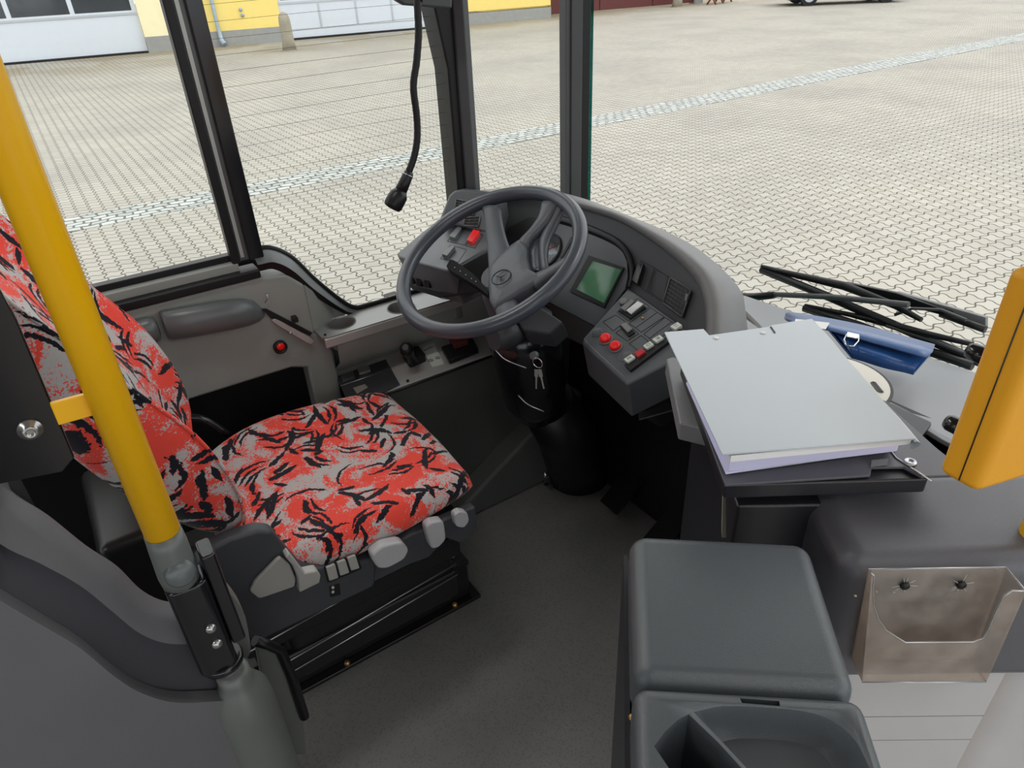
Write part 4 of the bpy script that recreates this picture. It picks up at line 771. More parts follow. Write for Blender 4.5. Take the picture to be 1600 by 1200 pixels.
# transmission keys in a black strip
ks = obj('key_strip', MB().prism([(-0.8802, 0.8297, 0.7465), (-0.8522, 0.9455, 0.8005), (-0.8393, 0.9449, 0.8002), (-0.8576, 0.8246, 0.7441)], CN_*.008), 'black', cs, bevel=.001)
for q, mat, ch in (([(-0.8676, 0.9361, 0.8016), (-0.8625, 0.9515, 0.8088), (-0.8483, 0.9496, 0.8079), (-0.8522, 0.9349, 0.8010)], 'white_key', 'box'), ([(-0.8749, 0.8959, 0.7829), (-0.8698, 0.9113, 0.7900), (-0.8567, 0.9091, 0.7890), (-0.8606, 0.8944, 0.7822)], 'white_key', '3'), ([(-0.8786, 0.8759, 0.7735), (-0.8746, 0.8906, 0.7804), (-0.8615, 0.8885, 0.7794), (-0.8654, 0.8739, 0.7726)], 'white_key', 'D'), ([(-0.8809, 0.8548, 0.7637), (-0.8770, 0.8695, 0.7705), (-0.8628, 0.8682, 0.7699), (-0.8653, 0.8508, 0.7618)], 'red_dull', ''), ([(-0.8869, 0.8336, 0.7538), (-0.8830, 0.8500, 0.7615), (-0.8699, 0.8483, 0.7606), (-0.8737, 0.8319, 0.7530)], 'white_key', 'R')):
    k = obj('gear_key', MB().prism(q, CN_*.008), mat, ks, bevel=.001)
    Q = [V(p)+CN_*.0083 for p in q]
    s = {'D': [[(.3, .3), (.3, .7), (.7, .7), (.8, .5), (.7, .3), (.3, .3)]], '3': [[(.3, .3), (.7, .3), (.72, .5), (.4, .5)], [(.72, .5), (.7, .72), (.3, .72)]], 'R': [[(.3, .75), (.3, .25), (.7, .3), (.68, .5), (.35, .5)], [(.5, .5), (.75, .75)]], 'box': [[(.3, .3), (.7, .3)], [(.3, .65), (.7, .65)]]}.get(ch)
    if s:
        g = MB()
        for st_ in s: g.tube([quad_grid(Q, u, v) for u, v in st_], .0004, 5)
        obj('key_symbol', g, 'ink', k)
# left pod and left vent housing
pod = obj('left_pod', MB().prism([(-1.5757, 0.6729, 0.8178), (-1.6100, 0.7495, 0.8347), (-1.6482, 0.8418, 0.8549), (-1.4888, 0.8979, 0.8639), (-1.3874, 0.8404, 0.8498), (-1.3766, 0.7524, 0.8310), (-1.3794, 0.7127, 0.8226), (-1.4595, 0.6912, 0.8196), (-1.5538, 0.6693, 0.8167)], (0, .035, -.10)), 'dash', db, bevel=.006)
obj('vent_housing', MB().prism([(-1.5830, 0.8040, 0.8726), (-1.5908, 0.8266, 0.8999), (-1.5986, 0.8492, 0.9273), (-1.5948, 0.8635, 0.9387), (-1.5776, 0.8810, 0.9440), (-1.5090, 0.9280, 0.9430), (-1.4738, 0.9104, 0.9018), (-1.4543, 0.8755, 0.8544)], (-.05, .08, -.04)), 'dash', db, bevel=.010)
vent([(-1.5718, 0.8599, 0.9194), (-1.5228, 0.8879, 0.9132), (-1.5101, 0.8724, 0.8895), (-1.5584, 0.8418, 0.8926)], LN, 5, 3, db, 'arm_grey')
vent([(-1.5258, 0.8545, 0.8827), (-1.4943, 0.8819, 0.8879), (-1.4836, 0.8678, 0.8669), (-1.5173, 0.8442, 0.8669)], LN, 3, 3, db, 'arm_grey')
pj = MB()
for q in ([(-1.5472, 0.8411, 0.8529), (-1.4955, 0.8549, 0.8549), (-1.4499, 0.8059, 0.8437), (-1.5100, 0.7883, 0.8411)], [(-1.4939, 0.8559, 0.8551), (-1.4546, 0.8624, 0.8557), (-1.4136, 0.8119, 0.8443), (-1.4455, 0.8051, 0.8434)], [(-1.4843, 0.7829, 0.8394), (-1.4269, 0.7957, 0.8411), (-1.3904, 0.7498, 0.8307), (-1.4471, 0.7317, 0.8279)]): outline(pj, q, PN, .0013, .0006)
obj('panel_joints', pj, 'black', pod)
rocker([(-1.5408, 0.8413, 0.8529), (-1.5219, 0.8417, 0.8526), (-1.4901, 0.8015, 0.8435), (-1.5130, 0.7977, 0.8431)], PN, .010, pod, 'arm_grey')
rocker([(-1.4651, 0.7773, 0.8379), (-1.4519, 0.7789, 0.8380), (-1.4269, 0.7420, 0.8297), (-1.4470, 0.7389, 0.8294)], PN, .010, pod, 'arm_grey')
rr_ = rocker([(-1.4848, 0.8542, 0.8545), (-1.4606, 0.8585, 0.8550), (-1.4293, 0.8160, 0.8454), (-1.4526, 0.8151, 0.8457)], PN, .011, pod, 'red_dull'); rr_.data.materials.clear(); rr_.data.materials.append(MT['red_button']); rr_['label'] = 'red hazard rocker'
for a in ([(-1.5265, 0.7092, 0.7698), (-1.5056, 0.7135, 0.7736), (-1.5072, 0.7085, 0.7410), (-1.5257, 0.7050, 0.7393)], [(-1.4952, 0.7155, 0.7747), (-1.4723, 0.7199, 0.7775), (-1.4736, 0.7153, 0.7470), (-1.4942, 0.7113, 0.7446)], [(-1.5504, 0.7046, 0.7668), (-1.5344, 0.7078, 0.7694), (-1.5364, 0.7032, 0.7398), (-1.5526, 0.7002, 0.7388)]):
    rocker(a, QN, .012, pod, 'black_gloss')
obj('pod_underside', MB().prism([(-1.6169, 0.6976, 0.7853), (-1.4215, 0.7342, 0.8002), (-1.2805, 0.7717, 0.8894), (-1.2719, 0.7596, 0.7938), (-1.4501, 0.7183, 0.7245), (-1.5661, 0.6965, 0.7153)], (0, .05, -.004)), 'black', db, bevel=.004)
# knee bolster / lower dash
obj('lower_dash', MB().bx((-1.60, 1.16, .0), (-.62, 1.44, .62)), 'black', db, bevel=.02)
obj('lower_dash', MB().prism([(-1.50, .98, .74), (-.80, .96, .72), (-.80, 1.2, .60), (-1.50, 1.2, .60)], (0, .02, -.06)), 'black', db, bevel=.01)
obj('lower_console', MB().prism([(-1.1102, 0.9113, 0.6600), (-0.8752, 0.8455, 0.6400), (-0.8688, 0.9970, 0.6400), (-0.9825, 1.1571, 0.6400), (-1.2097, 1.1477, 0.6600)], (0.0, .10, -.10)), 'black', db, bevel=.02)
obj('lower_flap', MB().prism([(-0.9257, 0.9113, 0.6200), (-0.9269, 1.0189, 0.6200), (-0.8420, 0.9377, 0.6200), (-0.8597, 0.8558, 0.6200)], (0, .003, -.004)), 'arm_grey', db)

# ================================================================== STEERING WHEEL AND COLUMN
WN = V((0.068, -0.4498, 0.8905)); WC = V((-1.2226, 0.7319, 0.9026)); WU = V((0, 1, 0)).cross(WN).normalized(); WV = WN.cross(WU)
sw_ = thing('steering_wheel', WC, 'large dark grey steering wheel with a padded hub and a three-pointed star in a ring', 'steering wheel')
obj('rim', MB().tube([WC+(WU*math.cos(t)+WV*math.sin(t))*.2075-WN*.006 for t in [2*PI*i/96 for i in range(96)]], .0162, 20, closed=True), 'wheel_foam', sw_)
def spoke(left, right, d, name, mat='hub'):
    L, Rr = smooth_path(left, 4), smooth_path(right, 4); rings = []
    for a, b in zip(L, Rr):
        rings.append([a-WN*d, a-WN*.004, lerp(a, b, .12)+WN*.001, lerp(a, b, .5)+WN*.003, lerp(a, b, .88)+WN*.001, b-WN*.004, b-WN*d])
    return obj(name, MB().loft(rings, cap=True, ring_closed=True), mat, sw_)
def pad(pts, d, name, mat='hub', rise=.006):
    P = rrect(pts, .18, 2); c = sum(P, V())/len(P)
    rings = [[p-WN*d for p in P], [p-WN*.006 for p in P], [lerp(p, c, .05)+WN*0 for p in P], [lerp(p, c, .22)+WN*rise*.7 for p in P], [lerp(p, c, .55)+WN*rise for p in P], [lerp(p, c, .97)+WN*rise*1.1 for p in P]]
    return obj(name, MB().loft(rings), mat, sw_)
spoke([(-1.3815, 0.8189, 0.9542), (-1.3474, 0.8031, 0.9324), (-1.3135, 0.7852, 0.9073), (-1.2769, 0.7640, 0.8848), (-1.2283, 0.7348, 0.8573)], [(-1.3404, 0.8410, 0.9622), (-1.3109, 0.8258, 0.9411), (-1.2752, 0.8114, 0.9176), (-1.2359, 0.7981, 0.8989), (-1.2121, 0.7881, 0.8830)], .020, 'spoke')
spoke([(-1.2455, 0.8949, 0.9834), (-1.2289, 0.8718, 0.9603), (-1.2276, 0.8457, 0.9358), (-1.2333, 0.8212, 0.9149), (-1.2294, 0.7933, 0.8915)], [(-1.2029, 0.9092, 0.9873), (-1.1958, 0.8826, 0.9632), (-1.1997, 0.8606, 0.9412), (-1.2054, 0.8365, 0.9204), (-1.1913, 0.8120, 0.8980)], .022, 'spoke')
hub = pad([(-1.2362, 0.7406, 0.8699), (-1.2455, 0.7695, 0.8852), (-1.2434, 0.8034, 0.9044), (-1.2354, 0.8262, 0.9175), (-1.1935, 0.8175, 0.9122), (-1.1647, 0.7968, 0.8995), (-1.1259, 0.7774, 0.8890), (-1.1012, 0.7779, 0.8896), (-1.0766, 0.7731, 0.8876), (-1.0907, 0.7470, 0.8688), (-1.1068, 0.7237, 0.8526), (-1.1191, 0.6974, 0.8369), (-1.1257, 0.6820, 0.8273), (-1.1547, 0.6881, 0.8326), (-1.1970, 0.7111, 0.8486)], .034, 'hub')
spoke([(-1.1104, 0.7779, 0.8881), (-1.0911, 0.7938, 0.9014), (-1.0726, 0.8097, 0.9170), (-1.0582, 0.8250, 0.9326)], [(-1.0808, 0.7531, 0.8733), (-1.0691, 0.7741, 0.8898), (-1.0536, 0.7903, 0.9057), (-1.0357, 0.8074, 0.9220)], .020, 'spoke')
spoke([(-1.2178, 0.9098, 0.9809), (-1.2032, 0.8809, 0.9517), (-1.1939, 0.8509, 0.9246), (-1.1578, 0.8225, 0.9053), (-1.1094, 0.7920, 0.8861)], [(-1.1904, 0.9137, 0.9808), (-1.1782, 0.8832, 0.9532), (-1.1630, 0.8525, 0.9298), (-1.1312, 0.8218, 0.9119), (-1.0912, 0.7970, 0.8963)], .014, 'spoke', 'hub')
spoke([(-1.2319, 0.9132, 0.9769), (-1.2280, 0.8811, 0.9380), (-1.2211, 0.8402, 0.9078), (-1.1894, 0.8121, 0.8912), (-1.1397, 0.7852, 0.8783)], [(-1.2164, 0.9158, 0.9771), (-1.2042, 0.8920, 0.9417), (-1.1893, 0.8594, 0.9151), (-1.1553, 0.8290, 0.8971), (-1.1125, 0.7991, 0.8833)], .010, 'spoke_hollow', 'wheel_foam')
spoke([(-1.1376, 0.6911, 0.8261), (-1.1094, 0.6746, 0.8269), (-1.0565, 0.6474, 0.8383)], [(-1.1197, 0.7304, 0.8446), (-1.0864, 0.7126, 0.8443), (-1.0381, 0.6785, 0.8526)], .020, 'spoke')
ec = V((-1.1677, 0.7297, 0.8709)); er = .0215
em = obj('emblem_ring', MB().tube([ec+(WU*math.cos(t)+WV*math.sin(t))*er for t in [2*PI*i/40 for i in range(40)]], .0013, 8, closed=True), 'black', sw_)
stt = MB()
ang0 = math.radians(78)
outp = []
for k in range(3):
    a = ang0+k*2*PI/3; outp.append(ec+(WU*math.cos(a)+WV*math.sin(a))*(er-.001)); b = a+PI/3; outp.append(ec+(WU*math.cos(b)+WV*math.sin(b))*.0028)
o_ = len(stt.v); stt.add([ec+WN*.0016]+outp, [[0, i+1, (i+1) % 6+1] for i in range(6)])
obj('emblem_star', stt, 'ink', em)
# column
col = thing('steering_column', (-1.38, 1.03, 0), 'black steering column with ignition housing and a boot bolted to the floor', 'steering column')
C0 = WC-WN*.06+V((0, 0, 0)); C1 = V((-1.255, .845, .66)); C2 = V((-1.30, .90, .44)); C3 = V((-1.385, 1.120, .0))
obj('shroud', MB().tube([C0, lerp(C0, C1, .25), lerp(C0, C1, .6), C1], [.040, .055, .062, .075], 28), 'hub', col)
obj('shroud_box', MB().prism([(-1.1515, 0.7351, 0.8079), (-1.1475, 0.7618, 0.8258), (-1.1067, 0.7964, 0.8000), (-1.0720, 0.8219, 0.7748), (-1.0775, 0.7878, 0.7525), (-1.1148, 0.7416, 0.7632)], -WN*.05), 'dash_inner', col, bevel=.006)
obj('shroud_box', MB().tube([(-1.1420, 0.6842, 0.7505), (-1.1435, 0.7216, 0.7471), (-1.1635, 0.7690, 0.7396)], [.028, .034, .030], 24), 'dash_inner', col)
ih = obj('ignition_housing', MB().tube([C1+V((0, -.01, .05)), C1+V((0, -.004, 0)), lerp(C1, C2, .6), C2, C2+V((-.01, .02, -.05))], [.075, .088, .088, .084, .070], 36), 'black_gloss', col)
for a, b, c in (((-1.1267, 0.6810, 0.7267), (-1.0849, 0.6781, 0.7241), (-1.0462, 0.7036, 0.7124)), ((-1.0948, 0.7129, 0.6153), (-1.0537, 0.7102, 0.6139), (-1.0277, 0.7343, 0.5993))):
    obj('seam', MB().tube(smooth_path([a, b, c], 4), .0012, 6), 'aluminium', ih)
lc = V((-1.0406, 0.7202, 0.7384))
obj('ignition_lock', MB().lathe(lc, (.55, -.75, .35), [(.009, -.01), (.009, .002), (.006, .003), (.001, .003)]), 'arm_grey', ih)
obj('boot', MB().tube([C2+V((-.005, .04, -.04)), lerp(C2, C3, .4)+V((.02, .025, 0)), lerp(C2, C3, .75)+V((.012, .015, 0)), C3+V((0, 0, .012)), C3], [.078, .087, .094, .099, .102], 32), 'black', col)
stkk = obj('indicator_stalk', MB().prism([(-1.3272, 0.6837, 0.8593), (-1.3359, 0.6996, 0.8680), (-1.3245, 0.7033, 0.8690), (-1.2760, 0.7061, 0.8634), (-1.2324, 0.7074, 0.8573), (-1.1820, 0.7043, 0.8407), (-1.1710, 0.6970, 0.8361), (-1.2163, 0.6918, 0.8459), (-1.2639, 0.6848, 0.8516), (-1.3116, 0.6796, 0.8561)], -WN*.018), 'matte_black', col, bevel=.002)
pr = MB()
for x, y in ((708, 418), (715, 427), (722, 433), (729, 440)): pass
for t in (.15, .35, .55, .75, .9):
    p = lerp((-1.3150, 0.6890, 0.8633), (-1.2112, 0.6988, 0.8502), t); pr.ball(p+V((0, 0, .0005)), .0011, 6)
obj('stalk_symbols', pr, 'white_key', stkk)
fb = obj('floor_bracket', MB().prism([(-1.4459, 0.9993, 0.0040), (-1.4503, 1.0205, 0.0040), (-1.3867, 1.0249, 0.0040), (-1.3702, 0.9948, 0.0040)], (0, 0, .003)), 'aluminium', col)
obj('bracket_bolt', MB().ball((-1.4254, 1.0025, 0.0080), .008, 8, (1, 1, .5)).ball((-1.4001, 1.0044, 0.0080), .008, 8, (1, 1, .5)), 'black', fb)
obj('boot_bolt', MB().ball((-1.4221, 1.0159, 0.0300), .011, 8).ball((-1.3981, 1.0210, 0.0300), .011, 8), 'chrome', col)
# keys
kb = thing('key_bunch', lc, 'bunch of small keys on a split ring hanging from the ignition lock', 'keys')
kc = V((-1.0158, 0.7122, 0.7355))
obj('key_ring', MB().tube([kc+V((.011*math.cos(t), .004*math.cos(t), .011*math.sin(t))) for t in [2*PI*i/28 for i in range(28)]], .0009, 6, closed=True), 'chrome', kb)
for a, b in (((-1.0118, 0.7057, 0.7244), (-1.0093, 0.7027, 0.6801)), ((-1.0082, 0.7112, 0.7242), (-1.0004, 0.7160, 0.6795))):
    a, b = V(a), V(b); d = (b-a).normalized(); s_ = d.cross(V((.6, -.7, .3))).normalized()
    obj('key', MB().prism([a-s_*.004, a+s_*.004, lerp(a, b, .35)+s_*.004, lerp(a, b, .4)+s_*.0018, b+s_*.0018, b-s_*.0015, lerp(a, b, .4)-s_*.0018, lerp(a, b, .35)-s_*.004], (.0012, -.001, 0)), 'silver_key', kb)
# pedals in the dark footwell
for nm, c, lab in (('brake_pedal', (-1.16, 1.12, .10), 'dark brake pedal right of the steering column boot'), ('accelerator_pedal', (-.98, 1.12, .08), 'dark accelerator pedal furthest right in the footwell')):
    p = thing(nm, (c[0], c[1], 0), lab, 'pedal')
    R = Matrix.Rotation(math.radians(35), 3, 'X')
    obj('pedal_plate', MB().box(c, (.075, .16 if nm == 'brake_pedal' else .22, .012), R), 'matte_black', p, bevel=.004)
    obj('pedal_arm', MB().tube([(c[0], c[1], c[2]), (c[0], c[1]+.06, .02)], .01, 8), 'black', p)

# ================================================================== MICROPHONE, VISOR
gm = thing('gooseneck_microphone', (-1.3, .62, 1.98), 'black gooseneck microphone hanging down in front of the side window', 'microphone')
gp = smooth_path([(-1.3, .66, 1.975), (-1.3000, 0.6713, 1.4496), (-1.3000, 0.6637, 1.3898), (-1.3000, 0.6597, 1.3377), (-1.3000, 0.6496, 1.2896), (-1.3000, 0.6371, 1.2460), (-1.3000, 0.6373, 1.1934), (-1.3000, 0.6334, 1.1517), (-1.3000, 0.6217, 1.1163), (-1.3000, 0.6050, 1.0875)], 6)
obj('gooseneck', MB().tube(gp, [.0068 + .0004*(i % 2) for i in range(len(gp))], 14), 'rubber', gm)
a, b, c = V((-1.3000, 0.6081, 1.0895)), V((-1.3000, 0.5832, 1.0542)), V((-1.3000, 0.5589, 1.0250)); d = (c-a).normalized()
mb_ = obj('microphone_body', MB().tube([a, a+d*.006, lerp(a, b, .55), b], [.0085, .0105, .0115, .0125], 24), 'black', gm)
obj('collar', MB().tube([lerp(a, b, .16), lerp(a, b, .20)], [.0113, .0113], 24), 'aluminium', mb_)
obj('microphone_head', MB().tube([b-d*.002, b+d*.008, lerp(b, c, .5), lerp(b, c, .85), c, c+d*.002], [.0125, .0185, .0192, .0192, .0165, .006], 24), 'rubber', gm)
obj('foot', MB().cyl((-1.3, .66, 1.965), (0, 0, 1), .03, .02), 'black', gm)
vs = thing('sun_visor', (-1.52, .8, 1.35), 'dark grey rounded lower edge of a cab fitting at the top left of the pillar', 'sun visor')
obj('visor_panel', MB().prism([(-1.5400, 0.7234, 1.4857), (-1.5400, 0.7202, 1.4063), (-1.5400, 0.7256, 1.3824), (-1.5400, 0.7452, 1.3715), (-1.5400, 0.8048, 1.3640), (-1.5400, 0.8604, 1.3567), (-1.5400, 0.8796, 1.4816)], (.02, 0, 0)), 'pillar_grey', vs, bevel=.006)
obj('visor_bracket', MB().bx((-1.55, .7, 1.45), (-1.53, .72, 1.98)), 'pillar_grey', vs)

# ================================================================== WINDSCREEN SHELF, COUNTER
sh = thing('windscreen_shelf', (-.6, 1.2, .7), 'smooth grey shelf sloping down to the foot of the windscreen', 'shelf')
obj('shelf_panel', MB().prism([(-1.1039, 1.3500, 0.6900), (-1.0315, 1.3755, 0.6900), (-0.8005, 1.3994, 0.6900), (-0.3086, 1.4606, 0.6900), (-0.1507, 0.9184, 0.8450), (-0.3313, 0.9262, 0.8450), (-0.4129, 0.9422, 0.8450), (-0.6441, 0.9463, 0.8300), (-0.8677, 1.0374, 0.7600)], (0, 0, -.008)), 'shelf_grey', sh, bevel=.002)
obj('shelf_underside', MB().prism([(-0.4765, 1.0353, 0.8000), (-0.2970, 1.0382, 0.8000), (-0.1906, 0.9481, 0.8000), (-0.2944, 0.8295, 0.8000), (-0.4249, 0.8694, 0.8000)], (0, 0, -.01)), 'black', sh)
obj('shelf_tube', MB().tube([(-0.9272, 1.2303, 0.7200), (-0.8215, 1.1571, 0.7400), (-0.7168, 1.0532, 0.7600)], .014, 12), 'black', sh)
ct = thing('driver_counter', (-.5, .75, 0), 'dark metal counter beside the steering wheel carrying the folder', 'counter')
obj('counter_top', MB().prism([(-0.4019, 0.5496, 0.9050), (-0.3116, 0.6998, 0.9050), (-0.3191, 0.7142, 0.9050), (-0.2972, 0.7453, 0.9050), (-0.2748, 0.7448, 0.9050), (-0.2497, 0.7822, 0.9050), (-0.2584, 0.7988, 0.9050), (-0.2923, 0.8112, 0.9050), (-0.3646, 0.8456, 0.9050), (-0.6247, 0.9709, 0.9050), (-0.6421, 0.7190, 0.9050)], (0, 0, -.004)), 'console_grey', ct, bevel=.001)
obj('counter_skirt', MB().prism([(-0.4055, 0.5547, 0.8990), (-0.2708, 0.7543, 0.8990), (-0.2957, 0.8176, 0.8990), (-0.6240, 0.9715, 0.8990), (-0.6451, 0.7256, 0.8990)], (0, 0, -.022)), 'counter_dark', ct, bevel=.003)
obj('counter_cabinet', MB().prism([(-.405, .585, .0), (-.31, .72, .0), (-.36, .95, 0), (-.62, .95, 0), (-.62, .74, 0)], (0, 0, .85)), 'counter_dark', ct, bevel=.004)
scw = obj('counter_screw', MB().lathe((-0.2965, 0.7575, 0.9055), (0, 0, 1), [(.0075, 0), (.007, .0025), (.004, .003), (.003, .001)], 20), 'aluminium', ct)
obj('edge_strip', MB().tube([(-0.3504, 0.7797, 0.9060), (-0.3118, 0.7530, 0.9060), (-0.2623, 0.7437, 0.9060)], .0010, 6), 'chrome', ct)
obj('edge_bracket', MB().prism([(-0.3188, 0.7103, 0.9070), (-0.3251, 0.7228, 0.9070), (-0.3153, 0.7420, 0.9070), (-0.3092, 0.7293, 0.9070)], (0, 0, .001)), 'dash_light', ct)
gcov = thing('storage_box', (-.66, .72, .8), 'grey moulded box edge between the switch console and the folder', 'box')
obj('box_body', MB().prism([(-0.7045, 0.7556, 0.8700), (-0.7020, 0.7693, 0.8700), (-0.5807, 0.7826, 0.8700), (-0.4648, 0.6868, 0.8700), (-0.5340, 0.6510, 0.8700), (-0.5582, 0.6377, 0.8700)], (0, 0, -.030)), 'dash_light', gcov, bevel=.003)
bpn = thing('sticker_panel', (-0.4275, 0.6239, 0.7680), 'small beige panel with a worn black sticker under the counter', 'panel')
q = [(-0.4502, 0.6137, 0.8283), (-0.4372, 0.6362, 0.8301), (-0.3967, 0.6350, 0.7737), (-0.4255, 0.5924, 0.7758)]
obj('plate', MB().prism(q, (-.01, .01, 0)), 'beige', bpn)
obj('sticker', MB().prism([(-0.4321, 0.6204, 0.8150), (-0.4278, 0.6236, 0.8119), (-0.4131, 0.6197, 0.7884), (-0.4150, 0.6136, 0.7857), (-0.4235, 0.6138, 0.7976)], (-.001, .001, 0)), 'ink', bpn)

# folder
fo = thing('document_folder', (-0.4678, 0.7772, 0.9060), 'pale grey document folder full of papers lying on the counter', 'folder')
obj('front_cover', MB().prism([(-0.6485, 0.6868, 0.9620), (-0.6200, 0.7391, 0.9620), (-0.6007, 0.7305, 0.9620), (-0.5664, 0.8162, 0.9620), (-0.5658, 0.8271, 0.9620), (-0.5429, 0.8899, 0.9620), (-0.2848, 0.7219, 0.9620), (-0.3958, 0.5275, 0.9620)], (0, 0, .0025)), 'folder', fo, bevel=.0008)
obj('back_cover', MB().prism([(-0.5836, 0.6827, 0.9065), (-0.5055, 0.8730, 0.9065), (-0.3202, 0.7667, 0.9065), (-0.4124, 0.5645, 0.9065)], (0, 0, .0025)), 'folder', fo)
spn = []
for pa, pb in ((V((-0.5418, 0.8880, 0.9630)), V((-0.5901, 0.9606, 0.9075))), (V((-0.2842, 0.7204, 0.9630)), V((-0.3143, 0.7702, 0.9075)))):
    pass
s1, s2 = V((-0.5418, 0.8880, 0.9630)), V((-0.2842, 0.7204, 0.9630))
sd = (s2-s1).normalized(); so = V((-sd.y, sd.x, 0)).normalized()
if so.dot(V((1, 1, 0))) < 0: so = -so
rg_ = []
for k in range(9):
    t = k/8; rg_.append([(s1*(1-u)+s2*u)+so*((.0075+.002*math.sin(u*9))*math.sin(PI*t))+V((0, 0, -.013*t)) for u in [i/12 for i in range(13)]])
obj('spine', MB().loft(rg_, cap=False, ring_closed=False), 'folder', fo)
obj('cover_hinge', MB().tube([s2+so*.0005+V((0, 0, -.001)), lerp(s2, s1, .5)+so*.001, s1+so*.0005], .0016, 8), 'folder', fo)
for (a, b, c, d, z, h, m_) in (((1046, 532), (1262, 508), (1424, 690), (1138, 717), .952, .009, 'paper_white'),):
    obj('inner_sheet', MB().prism([(-0.5956, 0.6663, 0.9500), (-0.5115, 0.8501, 0.9500), (-0.2912, 0.7280, 0.9500), (-0.3919, 0.5389, 0.9500)], (0, 0, .009)), 'paper_white', fo)
obj('papers', MB().prism([(-0.5930, 0.6852, 0.9120), (-0.5133, 0.8791, 0.9120), (-0.3139, 0.7565, 0.9120), (-0.4102, 0.5622, 0.9120)], (0, 0, .037)), 'paper', fo, bevel=.002)
obj('papers', MB().prism([(-0.5854, 0.6737, 0.9090), (-0.5147, 0.8544, 0.9090), (-0.3389, 0.7278, 0.9090), (-0.4114, 0.5607, 0.9090)], (0, 0, .003)), 'paper', fo)
for p in ((-0.5880, 0.7308, 0.9650), (-0.5572, 0.7954, 0.9650)):
    obj('rivet', MB().lathe(p, (0, 0, 1), [(.0042, 0), (.004, .0006), (.0005, .0008)], 20), 'paper_white', fo)
obj('clip_slot', MB().prism([(-0.5630, 0.8185, 0.9648), (-0.5632, 0.8216, 0.9648), (-0.5460, 0.8100, 0.9648), (-0.5459, 0.8070, 0.9648)], (0, 0, .0006)), 'ink', fo)

# wallet
wl = thing('leather_wallet', (-0.5696, 1.1653, 0.8000), 'dark blue leather wallet with a metal clasp lying on the windscreen shelf', 'wallet')
wz = .800
rings = []
for t in range(7):
    u = t/6
    a_ = lerp((-0.7099, 1.2018, 0.8000), (-0.5062, 1.2378, 0.8000), 0); 
bdy = [[(-0.6909, 1.1868, 0.7950), (-0.5952, 1.2122, 0.7950), (-0.5078, 1.2347, 0.7950)], [(-0.6738, 1.1540, 0.8220), (-0.5805, 1.1780, 0.8220), (-0.4990, 1.2178, 0.8180)], [(-0.6177, 1.1150, 0.8260), (-0.5383, 1.1274, 0.8280), (-0.4890, 1.1631, 0.8180)], [(-0.5859, 1.0960, 0.8220), (-0.5267, 1.1074, 0.8220), (-0.4870, 1.1427, 0.8120)], [(-0.5810, 1.1119, 0.8000), (-0.5298, 1.1212, 0.8000), (-0.4885, 1.1463, 0.7970)]]
bdy = [smooth_path(r, 4) for r in bdy]
obj('wallet_body', MB().loft(bdy, cap=False, ring_closed=False), 'blue_leather', wl, subsurf=1)
obj('wallet_base', MB().prism([(-0.6920, 1.1886, 0.7940), (-0.5086, 1.2366, 0.7940), (-0.4896, 1.1495, 0.7940), (-0.5892, 1.1186, 0.7940)], (0, 0, .004)), 'blue_leather', wl)
fl2 = [[(-0.7642, 1.1527, 0.8000), (-0.7613, 1.1780, 0.8050), (-0.6316, 1.2158, 0.8150), (-0.5038, 1.2309, 0.8220)], [(-0.7424, 1.1273, 0.8120), (-0.6888, 1.1346, 0.8250), (-0.5968, 1.1556, 0.8320), (-0.4847, 1.1845, 0.8330)], [(-0.7226, 1.1249, 0.8120), (-0.6384, 1.1199, 0.8320), (-0.5609, 1.1266, 0.8380), (-0.4787, 1.1503, 0.8360)]]
fl2 = [smooth_path(r, 5) for r in fl2]
fo2 = obj('wallet_flap', MB().loft(fl2, cap=False, ring_closed=False), 'blue_flap_sheen', wl); so_ = fo2.modifiers.new('thick', 'SOLIDIFY'); so_.thickness = .003
obj('clasp', MB().tube([(-0.6070, 1.1162, 0.8380), (-0.5893, 1.1263, 0.8380), (-0.5806, 1.1117, 0.8360), (-0.5780, 1.0958, 0.8320), (-0.5876, 1.0876, 0.8320), (-0.5986, 1.0968, 0.8360)], .0016, 8, closed=True).prism([(-0.6082, 1.1196, 0.8390), (-0.5898, 1.1266, 0.8390), (-0.5827, 1.1118, 0.8390), (-0.5987, 1.1035, 0.8390)], (0, 0, .002)), 'chrome', wl)
obj('card', MB().prism([(-0.7079, 1.1060, 0.8320), (-0.6587, 1.1412, 0.8320), (-0.6472, 1.1131, 0.8320), (-0.6949, 1.0830, 0.8320)], (0, 0, .001)), 'paper_white', wl)
# round plate
rp = thing('round_sticker', (-0.4753, 0.9418, 0.8470), 'round cream sticker with a black rim partly hidden by the folder', 'sticker')
rc = V((-.5184, .9351, .846)); rad = .0928
obj('rim', MB().cyl(rc, (0, 0, 1), rad, .002, 48), 'ink', rp)
obj('face', MB().cyl(rc, (0, 0, 1), rad*.95, .0026, 48), 'paper_white', rp).data.materials.clear()
bpy.data.objects['face'].data.materials.append(plastic('cream', (.72, .68, .60), .4, 50, 0))
obj('print', outline(MB(), [(-0.4747, 0.9809, 0.8490), (-0.4734, 0.9857, 0.8490), (-0.4485, 0.9682, 0.8490), (-0.4530, 0.9653, 0.8490)], (0, 0, 1), .004, .0005), 'ink', rp)

